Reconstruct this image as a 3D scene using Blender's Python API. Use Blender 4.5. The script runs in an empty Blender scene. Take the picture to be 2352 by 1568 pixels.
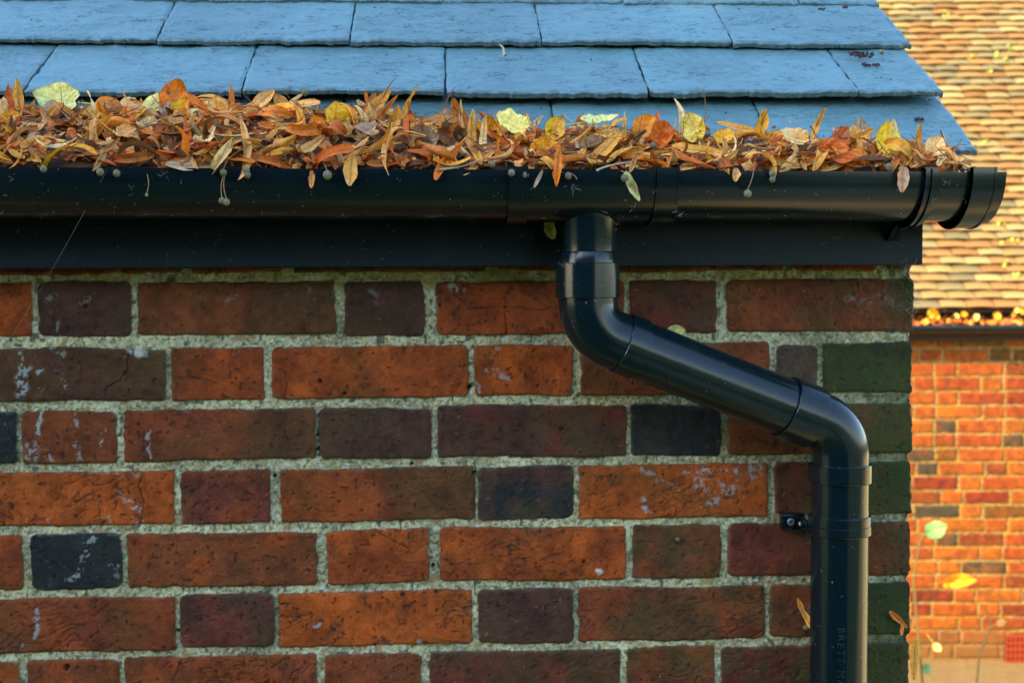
import bpy, math, random
import numpy as np
from mathutils import Vector, Matrix

# ------------------------------------------------------------------ camera, sky, sun, exposure
S = bpy.context.scene
COL = S.collection
F = 2900.0                    # focal length in units of a 2352 px wide frame
CAM_D = 1.55                  # metres from the near brick wall (plane Y = 0)
YAW = math.atan(158 / F)
PITCH = math.atan(134 / F)
ROLL = 0.0048
cam_data = bpy.data.cameras.new("camera")
cam = bpy.data.objects.new("camera", cam_data); COL.objects.link(cam)
cam_data.sensor_width = 36.0
cam_data.lens = 36.0 * F / 2352.0
cam_data.clip_start = 0.05
cam_data.clip_end = 3000
CR = (Matrix.Rotation(-YAW, 4, 'Z') @ Matrix.Rotation(math.radians(90) - PITCH, 4, 'X') @ Matrix.Rotation(-ROLL, 4, 'Z'))
cam.matrix_world = Matrix.Translation((0, -CAM_D, 0)) @ CR
cam_data.dof.use_dof = True
cam_data.dof.focus_distance = 1.46
cam_data.dof.aperture_fstop = 8.0
S.camera = cam

SUN_EL, SUN_AZ = math.radians(33), math.radians(235)      # azimuth clockwise from +Y
sun_dir = Vector((math.sin(SUN_AZ) * math.cos(SUN_EL), math.cos(SUN_AZ) * math.cos(SUN_EL), math.sin(SUN_EL)))
world = bpy.data.worlds.new("World"); S.world = world; world.use_nodes = True
wn = world.node_tree.nodes; wl = world.node_tree.links
sky = wn.new('ShaderNodeTexSky'); sky.sky_type = 'NISHITA'; sky.sun_disc = False
sky.sun_elevation = SUN_EL; sky.sun_rotation = SUN_AZ
sky.air_density = 1.0; sky.dust_density = 0.7; sky.ozone_density = 1.2
wn['Background'].inputs['Strength'].default_value = 0.15
wl.new(sky.outputs[0], wn['Background'].inputs['Color'])
sd = bpy.data.lights.new("sun", 'SUN'); sd.energy = 3.2; sd.angle = math.radians(0.5); sd.color = (1.0, 0.75, 0.40)
sun = bpy.data.objects.new("sun", sd); COL.objects.link(sun)
sun.rotation_euler = sun_dir.to_track_quat('Z', 'Y').to_euler()
S.view_settings.view_transform = 'Standard'; S.view_settings.look = 'None'
S.view_settings.exposure = 2.22; S.view_settings.gamma = 1.0
S.render.engine = 'CYCLES'
S.cycles.use_denoising = True
S.cycles.max_bounces = 6; S.cycles.diffuse_bounces = 3; S.cycles.glossy_bounces = 3; S.cycles.transmission_bounces = 3
S.cycles.caustics_reflective = False; S.cycles.caustics_refractive = False

rng = np.random.default_rng(11)
random.seed(5)
CRm = np.array(CR.to_3x3())

def ray(px, py):
    d = CRm @ np.array([(px - 1176) / F, (784 - py) / F, -1.0])
    return d
def at(px, py, Y=0.0):
    """world point seen at frame position px,py on the vertical plane Y"""
    d = ray(px, py); t = (Y + CAM_D) / d[1]
    return np.array([d[0] * t, Y, d[2] * t])

# ------------------------------------------------------------------ noise
_T = rng.random((256, 256))
def vnoise(x, y, seed=0):
    x = np.asarray(x, float) + seed * 17.31; y = np.asarray(y, float) + seed * 9.77
    xi = np.floor(x).astype(int); yi = np.floor(y).astype(int)
    fx = x - xi; fy = y - yi
    fx = fx * fx * (3 - 2 * fx); fy = fy * fy * (3 - 2 * fy)
    a = _T[xi & 255, yi & 255]; b = _T[(xi + 1) & 255, yi & 255]
    c = _T[xi & 255, (yi + 1) & 255]; d = _T[(xi + 1) & 255, (yi + 1) & 255]
    return (a * (1 - fx) + b * fx) * (1 - fy) + (c * (1 - fx) + d * fx) * fy
def fbm(x, y, sc, oct=4, seed=0, gain=0.5):
    """mean 0, about -1..1 ; sc = feature size in metres"""
    s = 0; amp = 1; tot = 0; f = 1.0 / sc
    for i in range(oct):
        s = s + amp * (vnoise(x * f, y * f, seed + i * 3) * 2 - 1); tot += amp; amp *= gain; f *= 2.03
    return s / tot * 1.5
def sstep(a, b, x):
    t = np.clip((x - a) / (b - a), 0, 1); return t * t * (3 - 2 * t)
def mixc(c, d, f):
    f = np.asarray(f)[..., None]; return c * (1 - f) + np.asarray(d, float) * f

# ------------------------------------------------------------------ object helpers
def link(o, parent=None):
    COL.objects.link(o)
    if parent is not None: o.parent = parent
    return o
def tag(o, label=None, cat=None, group=None, kind=None):
    if label: o["label"] = label
    if cat: o["category"] = cat
    if group: o["group"] = group
    if kind: o["kind"] = kind
    return o
def thing(name, label, cat, loc=(0, 0, 0), rz=0.0, group=None):
    o = bpy.data.objects.new(name, None); o.empty_display_size = 0.05
    o.location = loc; o.rotation_euler = (0, 0, rz); link(o)
    return tag(o, label, cat, group)
def mesh_np(name, V, Q, mat, parent=None, col=None, attrs=None, smooth=True, tris=None):
    V = np.asarray(V, np.float32).reshape(-1, 3)
    Q = np.asarray(Q, np.int32).reshape(-1, 4) if Q is not None and len(Q) else np.zeros((0, 4), np.int32)
    T3 = np.asarray(tris, np.int32).reshape(-1, 3) if tris is not None and len(tris) else np.zeros((0, 3), np.int32)
    me = bpy.data.meshes.new(name)
    me.vertices.add(len(V)); me.vertices.foreach_set('co', V.ravel())
    li = np.concatenate([Q.ravel(), T3.ravel()])
    me.loops.add(len(li)); me.loops.foreach_set('vertex_index', li)
    me.polygons.add(len(Q) + len(T3))
    st = np.concatenate([np.arange(len(Q)) * 4, len(Q) * 4 + np.arange(len(T3)) * 3]).astype(np.int32)
    me.polygons.foreach_set('loop_start', st)
    me.polygons.foreach_set('use_smooth', np.full(len(st), smooth))
    me.update(calc_edges=True)
    if col is not None:
        c = np.ones((len(V), 4), np.float32); c[:, :3] = np.asarray(col).reshape(-1, 3)
        a = me.color_attributes.new('tint', 'FLOAT_COLOR', 'POINT'); a.data.foreach_set('color', c.ravel())
    for k, v in (attrs or {}).items():
        a = me.attributes.new(k, 'FLOAT', 'POINT'); a.data.foreach_set('value', np.asarray(v, np.float32).ravel())
    me.materials.append(mat)
    me.validate()
    return link(bpy.data.objects.new(name, me), parent)
def gridq(n, m, off=0, wrap=False):
    i = np.arange(n - 1)[:, None]; j = np.arange(m if wrap else m - 1)[None, :]
    j2 = (j + 1) % m
    return (np.stack([i * m + j, (i + 1) * m + j, (i + 1) * m + j2, i * m + j2], -1).reshape(-1, 4) + off)
class MB:
    """collects pieces for ONE mesh"""
    def __init__(s): s.v = []; s.q = []; s.t = []; s.c = []; s.n = 0
    def add(s, V, Q=None, T=None, col=(1, 1, 1)):
        V = np.asarray(V, float).reshape(-1, 3)
        if Q is not None and len(Q): s.q.append(np.asarray(Q) + s.n)
        if T is not None and len(T): s.t.append(np.asarray(T) + s.n)
        c = np.asarray(col, float)
        s.c.append(np.broadcast_to(c, V.shape) if c.ndim == 1 else c.reshape(-1, 3))
        s.v.append(V); s.n += len(V); return s
    def box(s, lo, hi, col=(1, 1, 1), b=0.0):
        x0, y0, z0 = lo; x1, y1, z1 = hi
        if b <= 0:
            V = [(x, y, z) for x in (x0, x1) for y in (y0, y1) for z in (z0, z1)]
            Q = [(0, 1, 3, 2), (4, 6, 7, 5), (0, 4, 5, 1), (2, 3, 7, 6), (0, 2, 6, 4), (1, 5, 7, 3)]
            return s.add(V, Q, col=col)
        bm_ = []
        import bmesh
        bm = bmesh.new(); bmesh.ops.create_cube(bm, size=1)
        for v in bm.verts: v.co = Vector(((x0 + x1) / 2 + v.co.x * (x1 - x0), (y0 + y1) / 2 + v.co.y * (y1 - y0), (z0 + z1) / 2 + v.co.z * (z1 - z0)))
        bmesh.ops.bevel(bm, geom=bm.edges[:], offset=b, segments=2, affect='EDGES', profile=0.5)
        bmesh.ops.triangulate(bm, faces=bm.faces[:])
        bm.verts.index_update()
        V = [v.co[:] for v in bm.verts]; T = [[v.index for v in f.verts] for f in bm.faces]; bm.free()
        return s.add(V, None, T, col=col)
    def tube(s, P, R, n=12, col=(1, 1, 1), cap=True):
        P = np.asarray(P, float); R = np.broadcast_to(np.asarray(R, float), (len(P),))
        Tn = np.gradient(P, axis=0); Tn /= np.linalg.norm(Tn, axis=1)[:, None] + 1e-12
        ref = np.array([0, 1, 0.0]) if abs(Tn[0][1]) < 0.9 else np.array([1.0, 0, 0])
        a = np.cross(Tn[0], ref); a /= np.linalg.norm(a); rings = []
        for i in range(len(P)):
            a = a - Tn[i] * (a @ Tn[i]); a /= np.linalg.norm(a); b = np.cross(Tn[i], a)
            th = np.arange(n) / n * 2 * math.pi
            rings.append(P[i] + R[i] * (np.cos(th)[:, None] * a + np.sin(th)[:, None] * b))
        V = np.concatenate(rings); Q = gridq(len(P), n, wrap=True); T = []
        if cap:
            V = np.concatenate([V, [P[0], P[-1]]]); k = len(P) * n
            T = [(k, (j + 1) % n, j) for j in range(n)] + [(k + 1, k - n + j, k - n + (j + 1) % n) for j in range(n)]
        return s.add(V, Q, T, col=col)
    def ball(s, c, r, n=10, col=(1, 1, 1), jit=0.0, sz=1.0):
        th = np.linspace(0, math.pi, n)[:, None]; ph = (np.arange(n * 2) / (n * 2) * 2 * math.pi)[None, :]
        rr = r * (1 + jit * (rng.random((n, n * 2)) - .5)); rr[0] = r; rr[-1] = r
        V = np.stack([rr * np.sin(th) * np.cos(ph), rr * np.sin(th) * np.sin(ph), rr * np.cos(th) * sz + 0 * ph], -1).reshape(-1, 3) + c
        return s.add(V, gridq(n, n * 2, wrap=True), col=col)
    def build(s, name, mat, parent=None, smooth=True):
        Q = np.concatenate(s.q) if s.q else None; T = np.concatenate(s.t) if s.t else None
        return mesh_np(name, np.concatenate(s.v), Q, mat, parent, col=np.concatenate(s.c), smooth=smooth, tris=T)
def autosmooth(o, ang=40):
    me = o.data; me.set_sharp_from_angle(angle=math.radians(ang)) if hasattr(me, 'set_sharp_from_angle') else None
    return o

# ------------------------------------------------------------------ materials
def new_mat(name):
    m = bpy.data.materials.new(name); m.use_nodes = True
    nt = m.node_tree; p = nt.nodes['Principled BSDF']
    return m, nt, p
def N(nt, t, **kw):
    n = nt.nodes.new(t)
    for k, v in kw.items():
        if k in n.inputs: n.inputs[k].default_value = v
        else: setattr(n, k, v)
    return n
def mat_surface(name, rough=0.85, spec=0.3, n1=900, amt=0.25, bump=0.4, bdist=0.0006, sc2=None, stretch=(1, 1, 1)):
    """colour from the 'tint' attribute with fine grain and bump"""
    m, nt, p = new_mat(name); L = nt.links
    at_ = N(nt, 'ShaderNodeVertexColor', layer_name='tint')
    tc = N(nt, 'ShaderNodeTexCoord'); mp = N(nt, 'ShaderNodeMapping'); mp.inputs['Scale'].default_value = stretch
    L.new(tc.outputs['Object'], mp.inputs['Vector'])
    no = N(nt, 'ShaderNodeTexNoise', Scale=n1, Detail=4.0, Roughness=0.65); L.new(mp.outputs[0], no.inputs['Vector'])
    mr = N(nt, 'ShaderNodeMapRange'); mr.inputs['From Min'].default_value = .3; mr.inputs['From Max'].default_value = .7
    mr.inputs['To Min'].default_value = 1 - amt; mr.inputs['To Max'].default_value = 1 + amt
    L.new(no.outputs['Fac'], mr.inputs['Value'])
    vm = N(nt, 'ShaderNodeVectorMath', operation='SCALE'); L.new(at_.outputs['Color'], vm.inputs[0]); L.new(mr.outputs[0], vm.inputs['Scale'])
    L.new(vm.outputs[0], p.inputs['Base Color'])
    bp = N(nt, 'ShaderNodeBump', Strength=bump, Distance=bdist); L.new(no.outputs['Fac'], bp.inputs['Height'])
    if sc2:
        n2 = N(nt, 'ShaderNodeTexNoise', Scale=sc2, Detail=6.0, Roughness=0.6); L.new(mp.outputs[0], n2.inputs['Vector'])
        b2 = N(nt, 'ShaderNodeBump', Strength=bump, Distance=bdist * 3); L.new(n2.outputs['Fac'], b2.inputs['Height'])
        L.new(b2.outputs[0], bp.inputs['Normal'])
    L.new(bp.outputs[0], p.inputs['Normal'])
    p.inputs['Roughness'].default_value = rough; p.inputs['Specular IOR Level'].default_value = spec
    return m
def mat_plastic(name, col, rough=0.28, dust=0.25, spec=0.5):
    m, nt, p = new_mat(name); L = nt.links
    tc = N(nt, 'ShaderNodeTexCoord')
    n1 = N(nt, 'ShaderNodeTexNoise', Scale=14.0, Detail=6.0, Roughness=0.65); L.new(tc.outputs['Object'], n1.inputs['Vector'])
    r1 = N(nt, 'ShaderNodeMapRange'); r1.inputs['From Min'].default_value = .5; r1.inputs['From Max'].default_value = .8
    L.new(n1.outputs['Fac'], r1.inputs['Value'])
    mx = N(nt, 'ShaderNodeMix', data_type='RGBA'); mx.inputs['A'].default_value = (*col, 1); mx.inputs['B'].default_value = (.05, .06, .05, 1)
    ml = N(nt, 'ShaderNodeMath', operation='MULTIPLY'); ml.inputs[1].default_value = dust; L.new(r1.outputs[0], ml.inputs[0])
    L.new(ml.outputs[0], mx.inputs['Factor'])
    # pale specks of dirt
    v = N(nt, 'ShaderNodeTexVoronoi', Scale=130.0); v.inputs['Randomness'].default_value = 1.0; L.new(tc.outputs['Object'], v.inputs['Vector'])
    r2 = N(nt, 'ShaderNodeMath', operation='LESS_THAN'); r2.inputs[1].default_value = .10; L.new(v.outputs['Distance'], r2.inputs[0])
    n3 = N(nt, 'ShaderNodeTexNoise', Scale=70.0, Detail=2.0); L.new(tc.outputs['Object'], n3.inputs['Vector'])
    r3 = N(nt, 'ShaderNodeMath', operation='GREATER_THAN'); r3.inputs[1].default_value = .62; L.new(n3.outputs['Fac'], r3.inputs[0])
    m2 = N(nt, 'ShaderNodeMath', operation='MULTIPLY'); L.new(r2.outputs[0], m2.inputs[0]); L.new(r3.outputs[0], m2.inputs[1])
    m3 = N(nt, 'ShaderNodeMix', data_type='RGBA'); m3.inputs['B'].default_value = (.12, .13, .11, 1)
    L.new(m2.outputs[0], m3.inputs['Factor']); L.new(mx.outputs['Result'], m3.inputs['A']); L.new(m3.outputs['Result'], p.inputs['Base Color'])
    rr = N(nt, 'ShaderNodeMapRange'); rr.inputs['To Min'].default_value = rough; rr.inputs['To Max'].default_value = rough + .12
    L.new(n1.outputs['Fac'], rr.inputs['Value']); L.new(rr.outputs[0], p.inputs['Roughness'])
    n4 = N(nt, 'ShaderNodeTexNoise', Scale=300.0, Detail=3.0); L.new(tc.outputs['Object'], n4.inputs['Vector'])
    bp = N(nt, 'ShaderNodeBump', Strength=.12, Distance=.0004); L.new(n4.outputs['Fac'], bp.inputs['Height']); L.new(bp.outputs[0], p.inputs['Normal'])
    p.inputs['Specular IOR Level'].default_value = spec
    return m
def mat_leaf(name, trans=0.2, rough=0.55):
    m, nt, p = new_mat(name); L = nt.links
    at_ = N(nt, 'ShaderNodeVertexColor', layer_name='tint')
    tc = N(nt, 'ShaderNodeTexCoord')
    no = N(nt, 'ShaderNodeTexNoise', Scale=260.0, Detail=4.0); L.new(tc.outputs['Object'], no.inputs['Vector'])
    mr = N(nt, 'ShaderNodeMapRange'); mr.inputs['From Min'].default_value = .3; mr.inputs['From Max'].default_value = .7
    mr.inputs['To Min'].default_value = .75; mr.inputs['To Max'].default_value = 1.2; L.new(no.outputs['Fac'], mr.inputs['Value'])
    vm = N(nt, 'ShaderNodeVectorMath', operation='SCALE'); L.new(at_.outputs['Color'], vm.inputs[0]); L.new(mr.outputs[0], vm.inputs['Scale'])
    L.new(vm.outputs[0], p.inputs['Base Color']); p.inputs['Roughness'].default_value = rough; p.inputs['Specular IOR Level'].default_value = .35
    bp = N(nt, 'ShaderNodeBump', Strength=.35, Distance=.0006); L.new(no.outputs['Fac'], bp.inputs['Height']); L.new(bp.outputs[0], p.inputs['Normal'])
    tr = N(nt, 'ShaderNodeBsdfTranslucent'); L.new(vm.outputs[0], tr.inputs['Color'])
    mx = N(nt, 'ShaderNodeMixShader'); mx.inputs[0].default_value = trans
    L.new(p.outputs[0], mx.inputs[1]); L.new(tr.outputs[0], mx.inputs[2]); L.new(mx.outputs[0], nt.nodes['Material Output'].inputs['Surface'])
    return m

M_brick = mat_surface('handmade brick and mortar', 0.88, 0.25, n1=520, amt=.30, bump=.55, bdist=.0007, sc2=140)
M_slate = mat_surface('riven slate', 0.42, 0.5, n1=330, amt=.07, bump=.22, bdist=.0004, sc2=90, stretch=(.28, 1.5, 1.5))
M_pvc = mat_plastic('black plastic', (.0024, .0090, .0130), 0.15, 0.10, 0.55)
M_pvc2 = mat_plastic('black plastic pipe', (.0020, .0095, .0130), 0.12, 0.12, 0.42)
M_fascia = mat_plastic('black painted board', (.0024, .0105, .0140), 0.42, 0.12, 0.25)
M_leaf = mat_leaf('dry leaf')
M_plain = mat_surface('plain matt', 0.7, 0.3, n1=400, amt=.2, bump=.3)
M_farbrick = mat_surface('sunlit old brick', 0.9, 0.15, n1=90, amt=.15, bump=.3, bdist=.002)
M_ground = mat_surface('sandy concrete path', 0.95, 0.1, n1=30, amt=.18, bump=.3, bdist=.004, sc2=4)
M_metal, _nt, _p = new_mat('dull zinc screw'); _p.inputs['Base Color'].default_value = (.28, .36, .38, 1); _p.inputs['Metallic'].default_value = .8; _p.inputs['Roughness'].default_value = .45
M_silk, _nt, _p = new_mat('spider silk'); _p.inputs['Base Color'].default_value = (.20, .20, .17, 1); _p.inputs['Roughness'].default_value = .5

# ------------------------------------------------------------------ brick wall generator (a displaced sheet)
C_OR = (.215, .045, .009); C_OR2 = (.31, .066, .009); C_RED = (.160, .038, .012); C_RB = (.145, .040, .012)
C_PUR = (.060, .027, .018); C_BLK = (.014, .018, .020); C_OLV = (.070, .034, .013); C_GRN = (.028, .032, .012)
C_GRY = (.065, .042, .030); C_DR = (.100, .024, .014)
C_MOR = np.array((.39, .385, .205))
PAL = dict(o=C_OR, O=C_OR2, r=C_RED, b=C_RB, p=C_PUR, k=C_BLK, v=C_OLV, g=C_GRN, y=C_GRY, d=C_DR)

def brick_sheet(us, zs, bricks, warp=.0012, recess=.0045, fine=1.0, seed=0, edge=.0035, mortar=C_MOR, relief=1.0):
    """bricks: (u0,u1,z0,z1,c1,c2,mixscale,rough,rot). returns height, colour, on the grid us x zs"""
    U, Z = np.meshgrid(us, zs, indexing='ij')
    nz1 = fbm(U, Z, .012, 3, seed + 1); nz2 = fbm(U, Z, .004, 2, seed + 2)
    mgr = fbm(U, Z, .0031, 2, seed + 5, .8); mlow = fbm(U, Z, .05, 3, seed + 6)
    H = -recess + .0016 * fbm(U, Z, .006, 3, seed + 3) + .0006 * mgr + .001 * mlow
    C = np.broadcast_to(mortar, U.shape + (3,)).copy()
    C *= (1 + .34 * mlow + .20 * fbm(U, Z, .009, 2, seed + 8))[..., None]
    # sand grains and small stones in the mortar
    C = mixc(C, (.30, .25, .12), sstep(.25, .8, fbm(U, Z, .02, 3, seed + 7)) * .55)
    C = mixc(C, (.035, .04, .03), sstep(.32, .6, mgr) * .6)
    C = mixc(C, np.array((.60, .66, .60)) * (mortar[1] / .38), sstep(.32, .6, -mgr) * .5)
    stn = fbm(U, Z, .0065, 1, seed + 41)
    C = mixc(C, (.05, .055, .045), sstep(.95, 1.1, stn) * .8); C = mixc(C, (.28, .17, .06), sstep(.95, 1.1, -stn) * .7)
    Bm = np.zeros(U.shape)
    for k, (u0, u1, z0, z1, c1, c2, ms, ro, rot) in enumerate(bricks):
        pad = .006
        i0, i1 = np.searchsorted(us, [u0 - pad, u1 + pad]); j0, j1 = np.searchsorted(zs, [z0 - pad, z1 + pad])
        if i1 - i0 < 2 or j1 - j0 < 2: continue
        sl = (slice(i0, i1), slice(j0, j1)); u = U[sl]; z = Z[sl]; sd_ = seed + k * 7.13
        uc, zc = (u0 + u1) / 2, (z0 + z1) / 2; hw, hh = (u1 - u0) / 2, (z1 - z0) / 2
        x = u - uc; y = z - zc; x, y = x + rot * y, y - rot * x
        x = x + warp * nz1[sl] + .0005 * nz2[sl] + .0010 * fbm(u, z, .07, 2, sd_)
        y = y + warp * .9 * fbm(u, z, .02, 3, sd_ + 2) + .0004 * nz2[sl] + .0013 * fbm(u, z, .11, 1, sd_ + 4)
        rc = .0035 + .0065 * (math.sin(k * 3.7) * .5 + .5) ** 2
        ax = np.abs(x) - hw + rc; ay = np.abs(y) - hh + rc
        sdv = np.hypot(np.maximum(ax, 0), np.maximum(ay, 0)) + np.minimum(np.maximum(ax, ay), 0) - rc
        m = sstep(.0006, -.0006, sdv)
        prof = np.sqrt(np.clip(1 - (1 - np.clip(-sdv / edge, 0, 1)) ** 2, 0, 1))
        # creases of hand-moulded clay: warped, roughly level ridges
        wx = u + .012 * fbm(u, z, .03, 3, sd_ + 5); wz = z * 2.6 + .03 * fbm(u, z, .045, 3, sd_ + 6) - u * .35
        cr = fbm(wx, wz, .022, 3, sd_ + 7); crease = np.exp(-(cr / .10) ** 2)
        zone = sstep(-.2, .5, fbm(u, z, .06, 2, sd_ + 8) + (ro - .5) * 1.1)
        pits = sstep(.72, .95, fbm(u, z, .0055, 2, sd_ + 9))
        h = -recess * (1 - prof) + relief * (.00035 * fbm(u, z, .018, 4, sd_ + 10) + .0003 * nz2[sl]
             - .0013 * ro * crease * zone - .0010 * pits + .0008 * fbm(u, z, .09, 2, sd_ + 11))
        c = np.broadcast_to(np.array(c1, float), u.shape + (3,)).copy()
        f1 = sstep(-.35, .55, fbm(u, z, .035 * min(ms, 2), 3, sd_ + 12)) if ms < 1.5 else sstep(-.5, .5, .35 * fbm(u, z, .05, 3, sd_ + 12) + x / hw * (.9 if ms > 2.5 else .5))
        c = mixc(c, c2, f1 * .85)
        c *= (1 + .26 * fbm(u, z, .008, 3, sd_ + 13) + .26 * fbm(u, z, .028, 2, sd_ + 14))[..., None]
        c = mixc(c, (.03, .022, .018), np.clip(crease * zone * ro * .62 + pits * .55, 0, .85))
        c = mixc(c, (.42, .22, .10), sstep(1.33, 1.45, fbm(u, z, .0035, 1, sd_ + 15)) * .4 * fine)
        c = mixc(c, (.05, .055, .03), sstep(.0022, 0, -sdv) * .55)
        c = mixc(c, (.18, .20, .15), sstep(.2, .9, fbm(u, z, .012, 3, sd_ + 21)) * sstep(.006, 0, -sdv) * .3)
        H[sl] = H[sl] * (1 - m) + h * m; C[sl] = C[sl] * (1 - m[..., None]) + c * m[..., None]
        Bm[sl] = np.maximum(Bm[sl], m)
    return U, Z, H, C, Bm

def flemish(u0, u1, z0, z1, phase, rr, S_=.236, Hd=.109, j=.0105, cols='oOorrbbdpkvo', ro=(.1, .9)):
    out = []; u = u0 - phase; k = int(rr.integers(0, 2)); 
    while u < u1:
        L = S_ if k % 2 == 0 else Hd
        L *= 1 + .02 * (rr.random() - .5)
        a, b = max(u, u0 - .02), u + L
        if b > u1 - .03: b = u1
        if b > u0 and b - a > .02:
            c = PAL[cols[rr.integers(0, len(cols))]]; c2 = PAL[cols[rr.integers(0, len(cols))]]
            c2 = np.array(c) * .6 + np.array(c2) * .4
            out.append((a, b, z0, z1, c, c2, 1.0, rr.uniform(*ro), rr.uniform(-.006, .006)))
        u = (b if b > a else u + L) + j * rr.uniform(.85, 1.2); k += 1
    return out

# near wall: measured rows  (top y, bottom y at mid frame) and bricks (x0, x1, colours, roughness)
ROWS = [(645, 768), (793, 912), (935, 1052), (1072, 1195), (1213, 1338), (1355, 1480), (1497, 1620)]
BR = [
 [(-190, 75, 'oO', .3, 1), (86, 302, 'pp', .15, 1), (315, 772, 'bv', .2, 2), (790, 975, 'pp', .2, 1), (1000, 1434, 'or', .45, 1), (1447, 1648, 'dp', .25, 1), (1670, None, 'bg', .35, 2)],
 [(-80, 380, 'vp', .1, 1), (393, 607, 'or', .5, 1), (623, 1078, 'oO', .35, 1), (1090, 1315, 'Oo', .45, 1), (1335, 1770, 'rb', .35, 1), (1782, 1878, 'yp', .1, 1), (1890, None, 'gg', .2, 1)],
 [(-180, 38, 'kk', .1, 1), (50, 267, 'bb', .2, 1), (283, 725, 'rv', .3, 2), (733, 993, 'pp', .55, 1), (1005, 1440, 'pd', .35, 1), (1450, 1657, 'kk', .05, 1), (1672, 1880, 'bv', .3, 1), (1892, None, 'vg', .3, 1)],
 [(-60, 402, 'OO', .9, 1), (415, 622, 'rd', .5, 1), (643, 1090, 'ov', .4, 3), (1097, 1318, 'kp', .45, 1), (1330, 1765, 'OO', .8, 1), (1780, 1978, 'dd', .2, 1), (1990, None, 'gv', .45, 1)],
 [(-165, 53, 'or', .6, 1), (70, 278, 'kk', .15, 1), (292, 728, 'bo', .3, 1), (750, 985, 'oO', .7, 1), (1008, 1440, 'oO', .75, 1), (1453, 1655, 'vr', .4, 1), (1672, 1960, 'dr', .4, 1), (1972, None, 'vb', .3, 1)],
 [(-60, 402, 'ro', .7, 1), (412, 630, 'dp', .4, 1), (638, 1085, 'OO', .95, 1), (1098, 1318, 'pp', .5, 1), (1330, 1757, 'rv', .8, 1), (1770, 1960, 'bv', .3, 1), (1972, None, 'gg', .3, 1)],
 [(-170, 43, 'Oo', .5, 1), (58, 275, 'ro', .5, 1), (288, 728, 'ro', .9, 1), (745, 970, 'rb', .4, 1), (985, 1425, 'vd', .5, 1), (1440, 1643, 'bv', .5, 1), (1657, 1978, 'vd', .6, 1), (1990, None, 'gv', .4, 1)],
]
UC = at(2093, 1100)[0]                       # the corner of the building
SIDE = 2.1
bricks = []
rr = np.random.default_rng(3)
zrow = []
for r, (ya, yb) in enumerate(ROWS):
    z1, z0 = at(1010, ya)[2], at(1010, yb)[2]; zrow.append((z0, z1))
    for k, (xa, xb, cc, ro, ms) in enumerate(BR[r]):
        ym = (ya + yb) / 2
        u0 = at(xa, ym)[0]
        ln = None
        if xb is None:
            w = UC - u0; u1 = UC + (.108 if w > .15 or (k > 5 and w < .08) else .226)
        else: u1 = at(xb, ym)[0]
        bricks.append((u0, u1, z0 + rr.uniform(-.0006, .0006), z1 + rr.uniform(-.0006, .0006), PAL[cc[0]], PAL[cc[1]], ms, ro, rr.uniform(-.004, .004)))
        if k == 0: bricks += flemish(-2.0, u0 - .0105, z0, z1, .2 * rr.random(), rr)
        if xb is None: bricks += flemish(u1 + .0105, UC + SIDE, z0, z1, 0.0, rr)
PIT = .0761
top = zrow[0][1] + PIT
rows_extra = [(zrow[0][0] + PIT * k, zrow[0][1] + PIT * k) for k in (1,)] + [(zrow[-1][0] - PIT * k, zrow[-1][1] - PIT * k) for k in range(1, 19)]
for k, (z0, z1) in enumerate(rows_extra):
    bricks += flemish(-2.0, UC + SIDE, z0, z1, .17 * (k % 2) + .01, rr)
GZ = -2.05
def spaced(parts):
    a = [np.arange(p[0], p[1], p[2]) for p in parts]; return np.concatenate(a)
FU = at(-25, 1100)[0]; D0 = .00125
us = spaced([(-1.9, FU, .006), (FU, UC + .030, D0), (UC + .030, UC + SIDE, .007)])
zb = at(1010, 1600)[2]
zs = spaced([(GZ - .02, zb, .006), (zb, .105, D0)])
U, Z, H, C, Bm = brick_sheet(us, zs, bricks, seed=2, warp=.0013, relief=1.5)
# marks with a shape of their own on the near wall: cracks, lime bloom, algae towards the corner
def px_line(pts):
    return np.array([at(a, b)[[0, 2]] for a, b in pts])
def seg_dist(U, Z, pts):
    best = np.full(U.shape, 9.0)
    for (ax, az), (bx, bz) in zip(pts[:-1], pts[1:]):
        dx, dz = bx - ax, bz - az; t = np.clip(((U - ax) * dx + (Z - az) * dz) / (dx * dx + dz * dz), 0, 1)
        best = np.minimum(best, np.hypot(U - ax - t * dx, Z - az - t * dz))
    return best
def local(pts, pad):
    lo = pts.min(0) - pad; hi = pts.max(0) + pad
    i0, i1 = np.searchsorted(us, [lo[0], hi[0]]); j0, j1 = np.searchsorted(zs, [lo[1], hi[1]])
    return slice(i0, i1), slice(j0, j1)
CRACKS = [([(297, 808), (292, 845), (272, 876), (243, 890), (240, 910)], .0016), ([(1162, 682), (1158, 715), (1163, 768)], .0011),
          ([(1035, 668), (1080, 708), (1130, 705), (1200, 706), (1250, 712), (1275, 700)], .0012), ([(652, 916), (662, 885), (648, 850), (625, 845)], .0009),
          ([(326, 1090), (318, 1115), (330, 1150), (325, 1200)], .001), ([(395, 868), (430, 865), (470, 872), (500, 880)], .0009),
          ([(1090, 1070), (1092, 1110), (1090, 1190)], .0014), ([(1000, 1165), (1030, 1170), (1080, 1168)], .0009), ([(1385, 1050), (1388, 1020), (1400, 1005)], .0009),
          ([(820, 1100), (815, 1125), (820, 1150)], .0007), ([(860, 1215), (900, 1240), (940, 1262)], .0012), ([(728, 985), (732, 1050)], .0014)]
for pts, w in CRACKS:
    P = px_line(pts); sl = local(P, .01); u = U[sl]; z = Z[sl]
    d = seg_dist(u + .0012 * fbm(u, z, .008, 2, 71), z + .0012 * fbm(u, z, .008, 2, 72), P)
    m = sstep(w * .8, w * .1, d) * sstep(-.9, -.1, fbm(u, z, .012, 2, 73)); H[sl] -= .0020 * m; C[sl] = mixc(C[sl], (.02, .014, .012), m * .65)
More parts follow.
